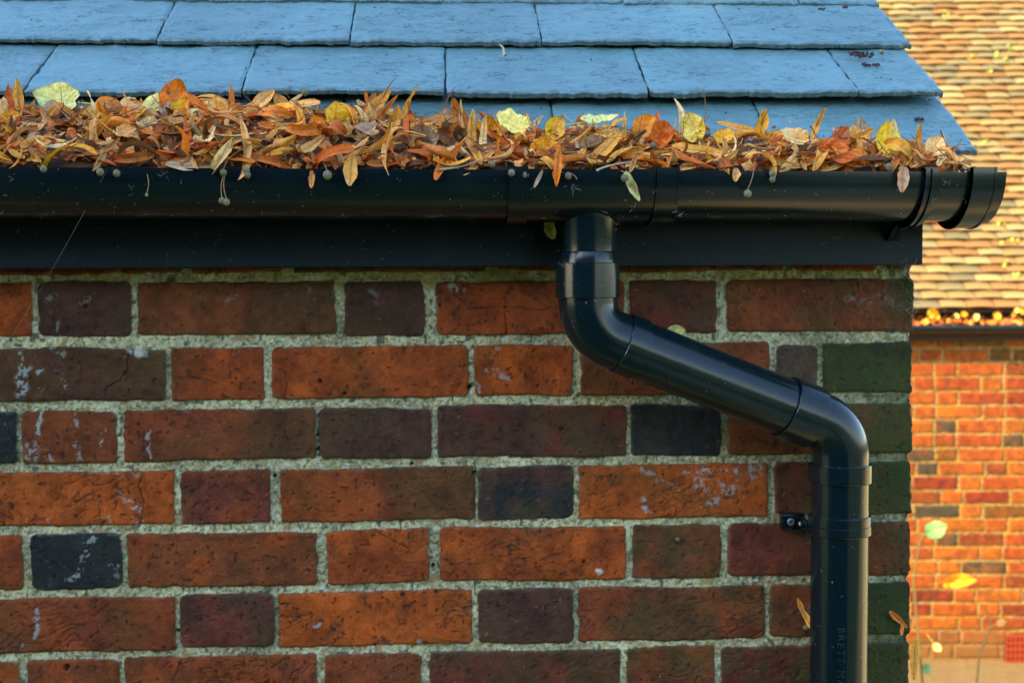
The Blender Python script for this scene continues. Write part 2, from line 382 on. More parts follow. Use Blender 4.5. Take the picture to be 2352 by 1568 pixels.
BLOOM = [([(60, 845), (45, 905)], 17, 1.1), ([(42, 808), (48, 850)], 8, .8), ([(90, 850), (92, 895)], 9, .8), ([(135, 835), (145, 890)], 8, .9), ([(110, 795), (150, 815)], 7, .5),
         ([(92, 955), (80, 1020)], 10, 1.0), ([(70, 1030), (75, 1060)], 16, .9), ([(110, 1040), (125, 1060)], 7, .6), ([(175, 950), (178, 975)], 6, .8), ([(170, 1020), (180, 1060)], 8, .6), ([(238, 985), (232, 1020)], 6, .8),
         ([(345, 990), (338, 1050)], 7, .7), ([(125, 760), (140, 740)], 8, .5), ([(100, 690), (125, 680)], 10, .35), ([(180, 700), (200, 690)], 7, .35),
         ([(165, 1330), (200, 1270), (215, 1240)], 11, .8), ([(190, 1235), (195, 1255)], 5, .6), ([(262, 1300), (268, 1345)], 6, .5), ([(85, 1395), (78, 1465)], 8, .9), ([(40, 1490), (50, 1480)], 5, .6),
         ([(285, 1150), (310, 1165), (325, 1200)], 12, .8), ([(265, 1120), (275, 1135)], 9, .5), ([(50, 1220), (60, 1190)], 5, .5), ([(110, 1180), (118, 1200)], 7, .4), ([(240, 1185), (250, 1195)], 8, .5), ([(230, 1090), (330, 1095)], 6, .5),
         ([(1120, 820), (1150, 800)], 7, .6), ([(1120, 850), (1160, 865)], 12, .6), ([(1100, 880), (1108, 905)], 8, .6), ([(1050, 910), (1080, 905)], 5, .5), ([(1450, 840), (1480, 835)], 4, .3),
         ([(1480, 1080), (1500, 1085)], 10, .8), ([(1480, 1150), (1490, 1175)], 12, .9), ([(1570, 1080), (1650, 1085), (1740, 1075)], 14, .95), ([(1600, 1110), (1680, 1125)], 20, .8), ([(1620, 1160), (1650, 1150)], 14, .9), ([(1700, 1100), (1745, 1090)], 12, .7), ([(1500, 1100), (1580, 1130)], 5, .5),
         ([(700, 660), (720, 690)], 8, .3), ([(520, 690), (540, 670)], 6, .3), ([(1945, 680), (2000, 700)], 14, .3), ([(2030, 680), (2060, 700)], 18, .22), ([(855, 660), (870, 690)], 9, .3), ([(720, 1437), (732, 1434)], 6, .9), ([(1040, 655), (1060, 665)], 14, .8), ([(300, 800), (330, 815)], 14, 1.0)]
for pts, wpx, st in BLOOM:
    P = px_line(pts); w = wpx / 1870.; sl = local(P, w * 2.2); u = U[sl]; z = Z[sl]
    d = seg_dist(u + .004 * fbm(u, z, .012, 2, 81), z + .003 * fbm(u, z, .012, 2, 82), P)
    m = sstep(w, w * .3, d) * sstep(-.15, .25, fbm(u, z, .0045, 2, 83 + wpx, .8)) * np.clip(st, 0, 1)
    C[sl] = mixc(C[sl], (.33, .39, .38), m * .78 * (Bm[sl] * .9 + .1)); H[sl] += .0003 * m
for hx, hy, hr, dk in [(630, 1094, 6, 1), (1078, 888, 8, 1), (1090, 1085, 6, 1), (730, 1000, 5, 1), (730, 1030, 5, 1), (408, 1450, 5, 1), (995, 1300, 7, 1), (860, 1480, 5, .8), (1340, 1290, 5, .6), (945, 1066, 6, .8), (1010, 700, 4, .7), (790, 905, 6, .8),
        (153, 1533, 8, .9), (196, 704, 6, .6), (735, 875, 6, .8), (925, 1365, 8, .7), (1290, 985, 4, .5), (1378, 1312, 8, -1), (1372, 1309, 6, -1), (320, 810, 14, -1), (1555, 1245, 5, .7), (1735, 1330, 5, .6), (1790, 1000, 7, .4)]:
    P = px_line([(hx, hy), (hx + 1, hy)]); w = hr / 1870.; sl = local(P, .012); u = U[sl]; z = Z[sl]
    d = np.hypot(u - P[0][0] + .001 * fbm(u, z, .006, 2, 61), z - P[0][1] + .001 * fbm(u, z, .006, 2, 62)); m = sstep(w * 1.15, w * .5, d)
    H[sl] += (-.004 if dk > 0 else .002) * m; C[sl] = mixc(C[sl], (.012, .012, .012) if dk > 0 else (.5, .5, .42), m * abs(dk))
alg = sstep(.34, .60, U) * sstep(-.55, .45, fbm(U, Z, .06, 4, 91))
C = mixc(C, (.028, .046, .009), alg * .70)
alg2 = sstep(-.2, .9, fbm(U, Z, .07, 4, 95)) * (.5 + .5 * sstep(.0, .5, U)) * .50
C = mixc(C, (.055, .052, .012), alg2 * np.maximum(Bm, .25))
tops = sstep(at(1010, 690)[2], at(1010, 640)[2], Z) * sstep(-.4, .4, fbm(U, Z, .03, 3, 97))
C = mixc(C, (.33, .30, .06), tops * .55 * (1 - Bm))
# wrap the sheet round the corner
RC = .004; un = U - UC; a = np.clip(un / RC + .5, 0, 1) * (math.pi / 2)
PX = np.where(un < -RC / 2, U, np.where(un > RC / 2, UC, UC - (1 - np.sin(a)) * RC * .6))
PY = np.where(un > RC / 2, un, np.where(un < -RC / 2, 0, (1 - np.cos(a)) * RC * .6))
NXn = np.sin(a); NYn = -np.cos(a)
jut = .0016 * fbm(Z, Z * 0, .02, 3, 55) + .0010 * fbm(Z, Z * 0, .006, 2, 56); jw = sstep(-.03, 0, un)
V = np.stack([PX + NXn * H + jut * jw * .8, PY + NYn * H, Z], -1)
b_eave = thing('brick_outbuilding', 'shaded near brick outbuilding with blue slate roof and black fascia board', 'building', (0, 0, GZ))
off = np.array([0, 0, -GZ])
mesh_np('wall', V + off, gridq(len(us), len(zs)), M_brick, b_eave, col=np.clip(C, .004, .9))
del V, U, Z, H, C, Bm

# ------------------------------------------------------------------ fascia board and eaves
FY = -.052
fzb = at(1010, 613, FY)[2]; fx1 = at(2120, 560, FY)[0]
fz1 = fzb + .118
mb = MB(); mb.box((-1.9, FY, fzb - GZ), (fx1, -.028, fz1 - GZ), b=.0012)
mb.build('fascia_board', M_fascia, b_eave, smooth=False)
mb = MB(); mb.box((-1.9, -.026, fzb + .004 - GZ), (fx1 - .02, .02, fzb + .012 - GZ), col=(.02, .012, .01))
mb.build('soffit', M_plain, b_eave, smooth=False)

# ------------------------------------------------------------------ slate roof
EY = -.076
PE = at(1010, 369, EY)
TH = math.atan(2130 / F)
sdir = np.array([0, math.cos(TH), math.sin(TH)]); sn = np.array([0, -math.sin(TH), math.cos(TH)])
def on_roof(px, py, off=.0):
    d = ray(px, py); o = np.array([0, -CAM_D, 0]); q = PE + sn * off
    t = ((q - o) @ sn) / (d @ sn); p = o + d * t
    return p[0], (p - PE) @ sdir
VX = on_roof(2250, 346, .0165)[0]
LIFT = {0: .0165, 1: .0310, 2: .0245}
edges = [0.0] + [on_roof(1010, y, LIFT.get(i + 1, .0165))[1] for i, y in enumerate((208, 93, 1))]
GA = .146
nrow = 9
while len(edges) < nrow: edges.append(edges[-1] + GA)
VR = [VX] + [on_roof(a, b, LIFT[i + 1] if i < 2 else .0165)[0] for i, (a, b) in enumerate(((2163, 205), (2086, 88)))]
VR += [VR[2]] * 10; VXB = min(VR)
J = {0: [on_roof(1262, 240)[0], on_roof(1722, 237)[0]],
     1: [on_roof(x, y)[0] for x, y in ((92, 207), (570, 215), (1023, 223), (1475, 218), (1938, 213))],
     2: [on_roof(x, y)[0] for x, y in ((375, 99), (808, 103), (1237, 97), (1663, 97))],
     3: [on_roof(x, 8)[0] for x in (201, 614, 1016, 1424, 1822)]}
rs = np.random.default_rng(21)
roof = MB()
SW = .252
for r in range(nrow):
    js = list(J.get(r, []))
    if not js: js = [VX - (SW if r % 2 == 0 else SW * .45)]
    js = sorted(js)
    while js[0] > -1.75: js.insert(0, js[0] - SW * rs.uniform(.985, 1.02))
    js.append(VX)
    for k in range(len(js) - 1):
        x0, x1 = js[k], js[k + 1]
        if k == len(js) - 2: x1 = VX = VR[r]
        if x1 - x0 > .30: 
            xm = x1 - SW if r == 0 else (x0 + x1) / 2
            segs = [(x0, xm), (xm, x1)]
        else: segs = [(x0, x1)]
        for (a0, a1) in segs:
            last = abs(a1 - VX) < 1e-6
            gap = rs.uniform(.0012, .0028)
            a0 += gap / 2; a1 -= 0 if last else gap / 2
            vis = a1 > -.62 and r < 5
            dx = .0016 if vis else .02
            nx = max(4, int((a1 - a0) / dx)); Ls = GA * 1.9
            ts = np.concatenate([np.linspace(0, .02, 14 if vis else 3)[:-1], np.linspace(.02, GA + .012, 84 if vis else 5)[:-1], np.linspace(GA + .012, Ls, 4)])
            xs_ = np.linspace(0, 1, nx); Tt, XX = np.meshgrid(ts, xs_, indexing='ij')
            sd_ = r * 13 + k * 3.3 + (7 if a0 < x0 + .01 else 0)
            x = a0 + (a1 - a0) * XX; t0 = edges[r] + rs.uniform(-.0015, .0015); tl = rs.uniform(-.006, .006)
            edgej = .0017 * fbm(x, x * 0, .018, 3, sd_) + .0016 * fbm(x, x * 0, .0055, 3, sd_ + 1)
            # chipped corners
            cc = np.minimum(XX * (a1 - a0), (1 - XX) * (a1 - a0)); chip = .004 * np.exp(-cc / .004) * rs.uniform(.2, 1.2)
            t = t0 + Tt + (edgej + chip) * np.clip(1 - Tt / .02, 0, 1) + tl * (x - a0)
            sidej = .0009 * fbm(Tt, Tt * 0 + sd_, .014, 3, sd_ + 2)
            x = x + sidej * (np.exp(-XX * (a1 - a0) / .004) - np.exp(-(1 - XX) * (a1 - a0) / .004))
            lift = LIFT.get(r, .0165) + rs.uniform(-.0012, .0014); twist = rs.uniform(-.0014, .0014)
            h = lift - (lift - .003) * np.clip(Tt / (Ls * .9), 0, 1) + twist * (XX - .5) * (1 - Tt / Ls)
            # riven surface: thin terraces that run in wandering lines
            w1 = fbm(x + .02 * fbm(x, Tt, .05, 2, sd_ + 3), Tt * 1.7 + x * .25 * math.sin(sd_), .055, 4, sd_ + 4)
            st = np.floor(w1 * 3.2) + sstep(.85, 1.0, w1 * 3.2 - np.floor(w1 * 3.2))
            h = h + .0005 * st + .0001 * fbm(x, Tt, .02, 4, sd_ + 5)
            # dressed lower edge with scallops
            cw = .0055 + .0045 * np.clip(fbm(x, x * 0, .022, 2, sd_ + 6), -1, 1.6) + .008 * sstep(.7, 1.1, fbm(x, x * 0, .05, 2, sd_ + 8))
            de = np.clip(1 - Tt / np.maximum(cw, .0015), 0, 1)
            h = h - .0019 * de ** 1.2 - .0003 * (de > 0) * sstep(.2, .6, fbm(x, Tt, .006, 2, sd_ + 7))
            de2 = np.clip(1 - cc / .005, 0, 1) * (Tt < GA * 1.2); h = h - .0016 * de2 ** 1.5 * (1 + .6 * fbm(Tt, x, .012, 2, sd_ + 9))
            base = np.array((.088, .192, .212)) * rs.uniform(.84, 1.14)
            c = np.broadcast_to(base, x.shape + (3,)).copy()
            c *= (1 + .13 * fbm(x, Tt, .09, 2, sd_ + 10) + .05 * fbm(x, Tt, .006, 2, sd_ + 11))[..., None]
            wl_ = w1 * 3.2 - np.floor(w1 * 3.2); c = mixc(c, (.05, .075, .09), np.exp(-((wl_ - .86) / .07) ** 2) * .45 * sstep(-.1, .5, fbm(x, Tt, .03, 2, sd_ + 12)))
            c = mixc(c, (.045, .07, .065), np.clip(de * 1.5, 0, 1) * .8 * sstep(-.6, .3, fbm(x, Tt, .009, 3, sd_ + 60)))
            for kk, (sc_k, st_k) in enumerate(((.030, 2.6), (.050, 4.5), (.028, 5.5))):
                nk = fbm(x + Tt * .6 * math.sin(sd_ * 1.7), Tt * st_k + x * .5 * math.sin(sd_), sc_k, 3, sd_ + 40 + kk)
                cm = np.exp(-(nk / .034) ** 2) * sstep(.05, .4, fbm(x, Tt * 1.4, .028, 2, sd_ + 50 + kk))
                c = mixc(c, (.022, .042, .058), cm * .8); h = h - .0009 * cm
            c = mixc(c, (.22, .36, .40), sstep(.3, .9, fbm(x, Tt * 3.5, .016, 2, sd_ + 55)) * .18)
            c = mixc(c, (.16, .21, .24), sstep(.6, 1.0, fbm(x, Tt, .05, 3, sd_ + 14)) * .3)
            Pt = PE + x[..., None] * np.array([1, 0, 0.]) - np.array([PE[0], 0, 0]) + t[..., None] * sdir + h[..., None] * sn
            nt_, nx_ = x.shape
            thk = .0066 * rs.uniform(.85, 1.15)
            # skirt: lower edge and sides go down by the slate's thickness
            rough_ = .0006 * fbm(x[0], x[0] * 0 + 3, .004, 2, sd_ + 15)
            low = Pt[0] - sn * (thk - .0022) + sdir * (-.0004 + rough_[:, None]) ; low2 = Pt[0] - sn * thk + sdir * (.002)
            lc = Pt[:, 0] - sn * thk; rcn = Pt[:, -1] - sn * thk
            midl = (Pt[0] + low) / 2 + sdir * (.0006 * fbm(x[0], x[0] * 0 + 9, .003, 2, sd_ + 16))[:, None]
            VV = np.concatenate([Pt.reshape(-1, 3), midl, low, low2, lc, rcn]); n0 = nt_ * nx_
            Qs = [gridq(nt_, nx_)[:, ::-1]]
            a_ = np.arange(nx_ - 1)
            def strip(A, B): return np.stack([A[:-1], A[1:], B[1:], B[:-1]], -1)
            I0 = np.arange(nx_); I1 = n0 + I0; I2 = I1 + nx_; I3 = I2 + nx_
            Qs += [strip(I0, I1), strip(I1, I2), strip(I2, I3)]
            Lf = np.arange(nt_) * nx_; Rt = Lf + nx_ - 1; LL = n0 + 3 * nx_ + np.arange(nt_); RR = LL + nt_
            Qs += [strip(LL, Lf), strip(Rt, RR)]
            ce = np.array((.075, .105, .10)); cedge = np.broadcast_to(ce, (3 * nx_ + 2 * nt_, 3)) * (1 + .35 * rs.random((3 * nx_ + 2 * nt_, 1)))
            roof.add(VV + off, np.concatenate(Qs), col=np.concatenate([c.reshape(-1, 3), cedge]))
roof_o = roof.build('roof', M_slate, b_eave)
autosmooth(roof_o, 32)
# roof boarding, back slope and gable so the building is whole
ridge = PE + sdir * (edges[-1] + GA * 1.2)
back = np.array([0, SIDE + .05, ridge[2] - (SIDE + .05 - ridge[1]) * math.tan(TH)])
mb = MB()
A0 = PE - sn * .012; R0 = ridge - sn * .012
mb.add([(-1.9, A0[1], A0[2] - GZ), (VXB - .004, A0[1], A0[2] - GZ), (VXB - .004, R0[1], R0[2] - GZ), (-1.9, R0[1], R0[2] - GZ)], [(0, 1, 2, 3)], col=(.02, .018, .015))
mb.add([(-1.9, R0[1], R0[2] - GZ + .02), (VXB, R0[1], R0[2] - GZ + .02), (VXB, back[1], back[2] - GZ), (-1.9, back[1], back[2] - GZ)], [(0, 1, 2, 3)], col=(.09, .13, .16))
mb.build('roof_boarding', M_plain, b_eave, smooth=False)
mb = MB()
gx = UC - .004; zt = .095 - GZ
mb.add([(gx, .0, zt), (gx, SIDE, zt), (gx, back[1] - .05, back[2] - GZ), (gx, ridge[1], ridge[2] - GZ - .02), (gx, .0, PE[2] + (0 - PE[1]) * math.tan(TH) - GZ - .02)], None, [(0, 1, 2), (0, 2, 3), (0, 3, 4)], col=(.13, .05, .03))
M_gab, nt_, p_ = new_mat('gable brickwork'); tcg = N(nt_, 'ShaderNodeTexCoord'); sx_ = N(nt_, 'ShaderNodeSeparateXYZ'); cx_ = N(nt_, 'ShaderNodeCombineXYZ')
nt_.links.new(tcg.outputs['Object'], sx_.inputs[0]); nt_.links.new(sx_.outputs['Y'], cx_.inputs['X']); nt_.links.new(sx_.outputs['Z'], cx_.inputs['Y'])
bt = N(nt_, 'ShaderNodeTexBrick', Scale=1.0); nt_.links.new(cx_.outputs[0], bt.inputs['Vector'])
for k_, v_ in (('Brick Width', .245), ('Row Height', .0761), ('Mortar Size', .005), ('Color1', (.20, .045, .012, 1)), ('Color2', (.06, .026, .016, 1)), ('Mortar', (.38, .37, .22, 1)), ('Bias', -.2)): bt.inputs[k_].default_value = v_
nt_.links.new(bt.outputs['Color'], p_.inputs['Base Color']); p_.inputs['Roughness'].default_value = .9
mb.build('gable', M_gab, b_eave, smooth=False)

# ------------------------------------------------------------------ gutter
GYc = -.113; RA = .0565; RB = .052
gz = at(1010, 389, GYc - RA)[2]
SLOPE = -.0050
def gut_prof(da, a0=0.0, a1=math.pi, n=36, thick=.0022):
    th = np.linspace(a0, a1, n)
    o = np.stack([-(RA + da) * np.cos(th), -(RB + da) * np.sin(th)], -1)
    i = np.stack([-(RA + da - thick) * np.cos(th), -(RB + da - thick) * np.sin(th)], -1)
    return o, i
def gut_piece(mb, x0, x1, da, thick=.0022, lip=0.0, n=36, segs=2, bulge=0):
    """half-round trough from x0 to x1, offset outward by da"""
    o, i = gut_prof(da, 0, math.pi, n, thick)
    if lip: o = np.concatenate([[o[0] + (0, lip)], o, [o[-1] + (0, lip)]]); i = np.concatenate([[i[0] + (0, lip)], i, [i[-1] + (0, lip)]])
    loop = np.concatenate([o, i[::-1]]); m = len(loop)
    xs_ = np.linspace(x0, x1, segs); Vv = []
    for x in xs_: Vv.append(np.stack([np.full(m, x), loop[:, 0] + GYc, loop[:, 1] + gz + SLOPE * x], -1))
    Q = gridq(segs, m, wrap=True); k = m // 2
    a = np.arange(k - 1); e0 = np.stack([a, a + 1, m - 2 - a, m - 1 - a], -1); e1 = e0[:, ::-1] + (segs - 1) * m
    mb.add(np.concatenate(Vv), np.concatenate([Q, e0, e1])); return mb
def gx_at(px): return at(px, 440, GYc - RA)[0]
g = thing('rain_gutter', 'black half-round rain gutter of the near roof, brim-full of autumn leaves', 'gutter', (0, 0, 0))
X_o1, X_o2, X_o3, X_o4 = gx_at(1168), gx_at(1213), gx_at(1507), gx_at(1560)
mb = MB(); gut_piece(mb, -1.9, X_o1 + .01, 0, segs=10); autosmooth(mb.build('channel', M_pvc, g))
mb = MB(); gut_piece(mb, X_o4 - .01, gx_at(2308), 0, segs=4); autosmooth(mb.build('channel', M_pvc, g))
# running outlet: body, two socket bands with raised beads, spigot
mb = MB(); gut_piece(mb, X_o1, X_o4, .0026, lip=.001)
for a_, b_ in ((X_o1, X_o2), (X_o3, X_o4)):
    gut_piece(mb, a_, b_, .0046, lip=.003, thick=.004)
    gut_piece(mb, a_, a_ + .0022, .0058, lip=.0035, thick=.004); gut_piece(mb, b_ - .0022, b_, .0058, lip=.0035, thick=.004)
outlet = autosmooth(mb.build('outlet', M_pvc, g))
PX0 = at(1350, 600, GYc)[0]
mb = MB()
zt = gz - RB + .012; zc = at(1350, 579, GYc)[2]
mb.tube([(PX0 + .002, GYc, z) for z in (zt, zt - .008, zt - .012, zc + .0005)], [.036, .0325, .0308, .0303], 40)
mb.tube([(PX0 + .001, GYc, z) for z in (zc, zc - .002, at(1350, 606, GYc)[2])], [.0320, .0330, .0330], 40)
autosmooth(mb.build('spigot', M_pvc2, outlet), 35)
# bracket near the end
bx0, bx1 = gx_at(2121), gx_at(2160)
mb = MB()
def strap(mb, x0, x1, da, thick, zlip):
    th = np.linspace(0, math.radians(112), 26)
    o = [(-(RA + da) * math.cos(t), -(RB + da) * math.sin(t)) for t in th]
    tipz = at(2065, 545, FY)[2] - gz; o += [(o[-1][0] + .012, o[-1][1] - .004 + .0), (FY - GYc - .001, tipz - .002)]
    i = [(-(RA + da - thick) * math.cos(t), -(RB + da - thick) * math.sin(t)) for t in th]; i += [(i[-1][0] + .012, i[-1][1] - .002), (FY - GYc - .001, tipz + thick)]
    o = [(o[0][0], zlip)] + o; i = [(i[0][0] + .006, zlip)] + i
    o = np.array(o); i = np.array(i); loop = np.concatenate([o, i[::-1]]); m = len(loop)
    Vv = [np.stack([np.full(m, x), loop[:, 0] + GYc, loop[:, 1] + gz + SLOPE * x], -1) for x in (x0, x1)]
    k = m // 2; a = np.arange(k - 1); e0 = np.stack([a, a + 1, m - 2 - a, m - 1 - a], -1)
    mb.add(np.concatenate(Vv), np.concatenate([gridq(2, m, wrap=True), e0, e0[:, ::-1] + m]))
strap(mb, bx0, bx1 - .004, .0048, .0045, .0045)
strap(mb, bx0 - .0, bx0 + .0035, .0075, .006, .0030); strap(mb, bx1 - .012, bx1 - .0085, .0075, .006, .0030)
autosmooth(mb.build('bracket', M_pvc, g), 35)
# stop end: wide collar, then the end cup
cx0, cx1, cx2 = gx_at(2228), gx_at(2283), gx_at(2309)
mb = MB(); gut_piece(mb, cx0, cx1, .0078, thick=.009, lip=.0045); gut_piece(mb, cx0, cx0 + .0030, .0092, thick=.009, lip=.0052); gut_piece(mb, cx1 - .0024, cx1, .0088, thick=.009, lip=.0050)
gut_piece(mb, cx1, cx2, .0026, thick=.003)
o, i_ = gut_prof(.0022); m = len(o)
for xx, fl in ((cx2 - .0026, False), (cx2 - .0002, True)):
    Vv = np.stack([np.full(m, xx), o[:, 0] + GYc, o[:, 1] + gz + SLOPE * xx], -1); Vv = np.concatenate([Vv, [(xx, GYc, gz + SLOPE * xx)]])
    mb.add(Vv, None, [(m, j, j + 1) if fl else (m, j + 1, j) for j in range(m - 1)])
autosmooth(mb.build('stop_end', M_pvc, g), 35)

# ------------------------------------------------------------------ downpipe with its swan neck
dp = thing('downpipe', 'black round downpipe with a swan-neck offset, clipped to the near brick wall', 'downpipe', (0, 0, 0))
PYw = -.064
K1 = at(1347, 757, GYc); K2 = at(1930, 983, PYw); K0 = at(1345, 600, GYc); K0[0] = K1[0] = PX0; K3 = np.array([K2[0], PYw, GZ + .02])
dsl = (K2 - K1) / np.linalg.norm(K2 - K1)
def fillet(P, A, B, R, n=18):
    """arc near corner P between incoming direction A and outgoing B"""
    A = np.array(A); B = np.array(B); ang = math.acos(np.clip(A @ B, -1, 1)); d = R * math.tan(ang / 2)
    s = P - A * d; e = P + B * d; nrm = B - A * (A @ B); nrm /= np.linalg.norm(nrm); c = s + nrm * R
    th = np.linspace(0, ang, n); return np.array([c - nrm * R * math.cos(t) + A * R * math.sin(t) for t in th]), s, e
down = np.array([0, 0, -1.0])
RE = .046
arc1, s1, e1 = fillet(K1, down, dsl, RE); arc2, s2, e2 = fillet(K2, dsl, down, RE)
def ring(mb, P, d, L, r, n=44, ch=.0007):
    P = np.array(P); mb.tube([P, P + d * ch, P + d * (L - ch), P + d * L], [r - ch, r, r, r - ch], n)
mb = MB(); zA = at(1350, 604, GYc)[2]; zB = at(1350, 684, GYc)[2]
el1_end = e1 + dsl * .010
mb.tube(np.concatenate([[[PX0, GYc, zA - .004]], arc1, [el1_end + dsl * .002]]), .0338, 44)
ring(mb, (PX0, GYc, zA), down, zA - zB, .0368); ring(mb, el1_end, dsl, .024, .0362)
autosmooth(mb.build('bend', M_pvc2, dp), 35)
mb = MB(); el2_start = s2 - dsl * .006
ring(mb, el2_start - dsl * .040, dsl, .040, .0377)
z2a = at(1930, 1064, PYw)[2]; z2b = at(1930, 1106, PYw)[2]
mb.tube(np.concatenate([[el2_start - dsl * .002], arc2, [[K2[0], PYw, z2a - .002]]]), .0338, 44)
ring(mb, (K2[0], PYw, z2a), down, z2a - z2b, .0374)
autosmooth(mb.build('bend', M_pvc2, dp), 35)
mb = MB(); pa = el1_end + dsl * .02; pb = el2_start - dsl * .03
mb.tube([pa + (pb - pa) * t for t in np.linspace(0, 1, 6)], .0341, 48); autosmooth(mb.build('sloping_pipe', M_pvc2, dp), 35)
mb = MB(); mb.tube([(K2[0], PYw, z) for z in np.linspace(z2b + .006, K3[2], 12)], .0341, 56)
vp = autosmooth(mb.build('straight_pipe', M_pvc2, dp), 35)
# raised lettering down the pipe
cu = bpy.data.curves.new('lettering_src', 'FONT'); cu.body = "BRETT MARTIN"; cu.size = .0128; cu.extrude = 0.0; cu.space_character = 1.28
to = bpy.data.objects.new('lettering_src', cu); COL.objects.link(to)
bpy.context.view_layer.update()
dg = bpy.context.evaluated_depsgraph_get(); tm = bpy.data.meshes.new_from_object(to.evaluated_get(dg))
bpy.data.objects.remove(to); zt0 = at(1930, 1440, PYw - .034)[2]
xt = at(1934, 1440, PYw - .034)[0]
for v in tm.vertices:
    s_, u_ = v.co.x, v.co.y - .005                       # text runs downward, tops of the letters to the right
    th = (xt - K2[0] + u_ * .95) / .0342
    v.co = Vector((K2[0] + .03425 * math.sin(th), PYw - .03425 * math.cos(th), zt0 - s_))
tm.materials.clear()
M_let, _nt, _p = new_mat('moulded lettering'); _p.inputs['Base Color'].default_value = (.0030, .0125, .0150, 1); _p.inputs['Roughness'].default_value = .5
tm.materials.append(M_let); lo = bpy.data.objects.new('lettering', tm); link(lo, vp)
# pipe clip
mb = MB(); zc0 = at(1930, 1192, PYw - .03)[2]; zc1 = at(1930, 1236, PYw - .03)[2]; zm = (zc0 + zc1) / 2 + .001
ring(mb, (K2[0], PYw, zc0), down, (zc0 - zc1) * .52, .0368, ch=.0008); ring(mb, (K2[0], PYw, zc0 - (zc0 - zc1) * .5), down, (zc0 - zc1) * .5, .0374, ch=.0008)
lx0 = at(1796, 1197, -.016)[0]; lz1 = at(1820, 1179, -.016)[2]; lz0 = at(1820, 1218, -.016)[2]
mb.box((lx0, -.018, lz0), (K2[0] - .028, -.001, lz1), b=.0035); mb.box((K2[0] - .036, -.05, lz0 + .003), (K2[0] - .0335, -.004, lz1 - .002), b=.0008)
clip = autosmooth(mb.build('clip', M_pvc2, dp), 35)
mb = MB(); sc = at(1817, 1198, -.0192)
th = np.arange(28) / 28 * 2 * math.pi
rings = [(.0001, 0), (.0013, 0), (.0018, -.0004), (.0038, -.0004), (.0046, .0004), (.0046, .0016)]
VV = []
for rr_, yy in rings: VV.append(np.stack([sc[0] + rr_ * np.cos(th), np.full(28, sc[1] + yy), sc[2] + rr_ * np.sin(th)], -1))
mb.add(np.concatenate(VV), gridq(len(rings), 28, wrap=True)); scr = mb.build('screw', M_metal, clip)
mb = MB()
for a_ in (0.35, 0.35 + math.pi / 2):
    ca, sa = math.cos(a_), math.sin(a_); L_, W_ = .0024, .00045
    mb.add([(sc[0] + ca * x - sa * y, sc[1] - .0006, sc[2] + sa * x + ca * y) for x, y in ((-L_, -W_), (L_, -W_), (L_, W_), (-L_, W_))], [(0, 1, 2, 3)], col=(.01, .012, .012))
mb.build('cross_slot', M_plain, clip, smooth=False)

# ------------------------------------------------------------------ leaves
LC = dict(orange=(.95, .26, .015), amber=(.97, .46, .06), tan=(.95, .50, .15), brown=(.60, .19, .03), rust=(.75, .16, .015), dark=(.19, .07, .018),
          grey=(.60, .41, .25), yellow=(.98, .60, .02), pale=(.97, .84, .22), green=(.74, .78, .28), cream=(.97, .70, .30), gold=(.97, .44, .015), purple=(.50, .14, .05))
def frame(ang, tilt, roll=0.0):
    """length axis at ang degrees in the picture plane, face tilted back by tilt (0 faces the viewer, 90 faces up)"""
    a, t, r = map(math.radians, (ang, tilt, roll))
    n = np.array([0, -math.cos(t), math.sin(t)]); R_ = np.array([1.0, 0, 0]); Uu = np.cross(n, R_) * -1
    Uu = np.array([0, math.sin(t), math.cos(t)])
    Lx = math.cos(a) * R_ + math.sin(a) * Uu; Wd = np.cross(n, Lx)
    c, s = math.cos(r), math.sin(r); W2 = Wd * c + n * s; n2 = n * c - Wd * s
    return Lx, W2, n2
def stalk_pts(p, d, n, L, bend):
    t = np.linspace(0, 1, 6)[:, None]; return p + d * L * t + n * bend * t * t
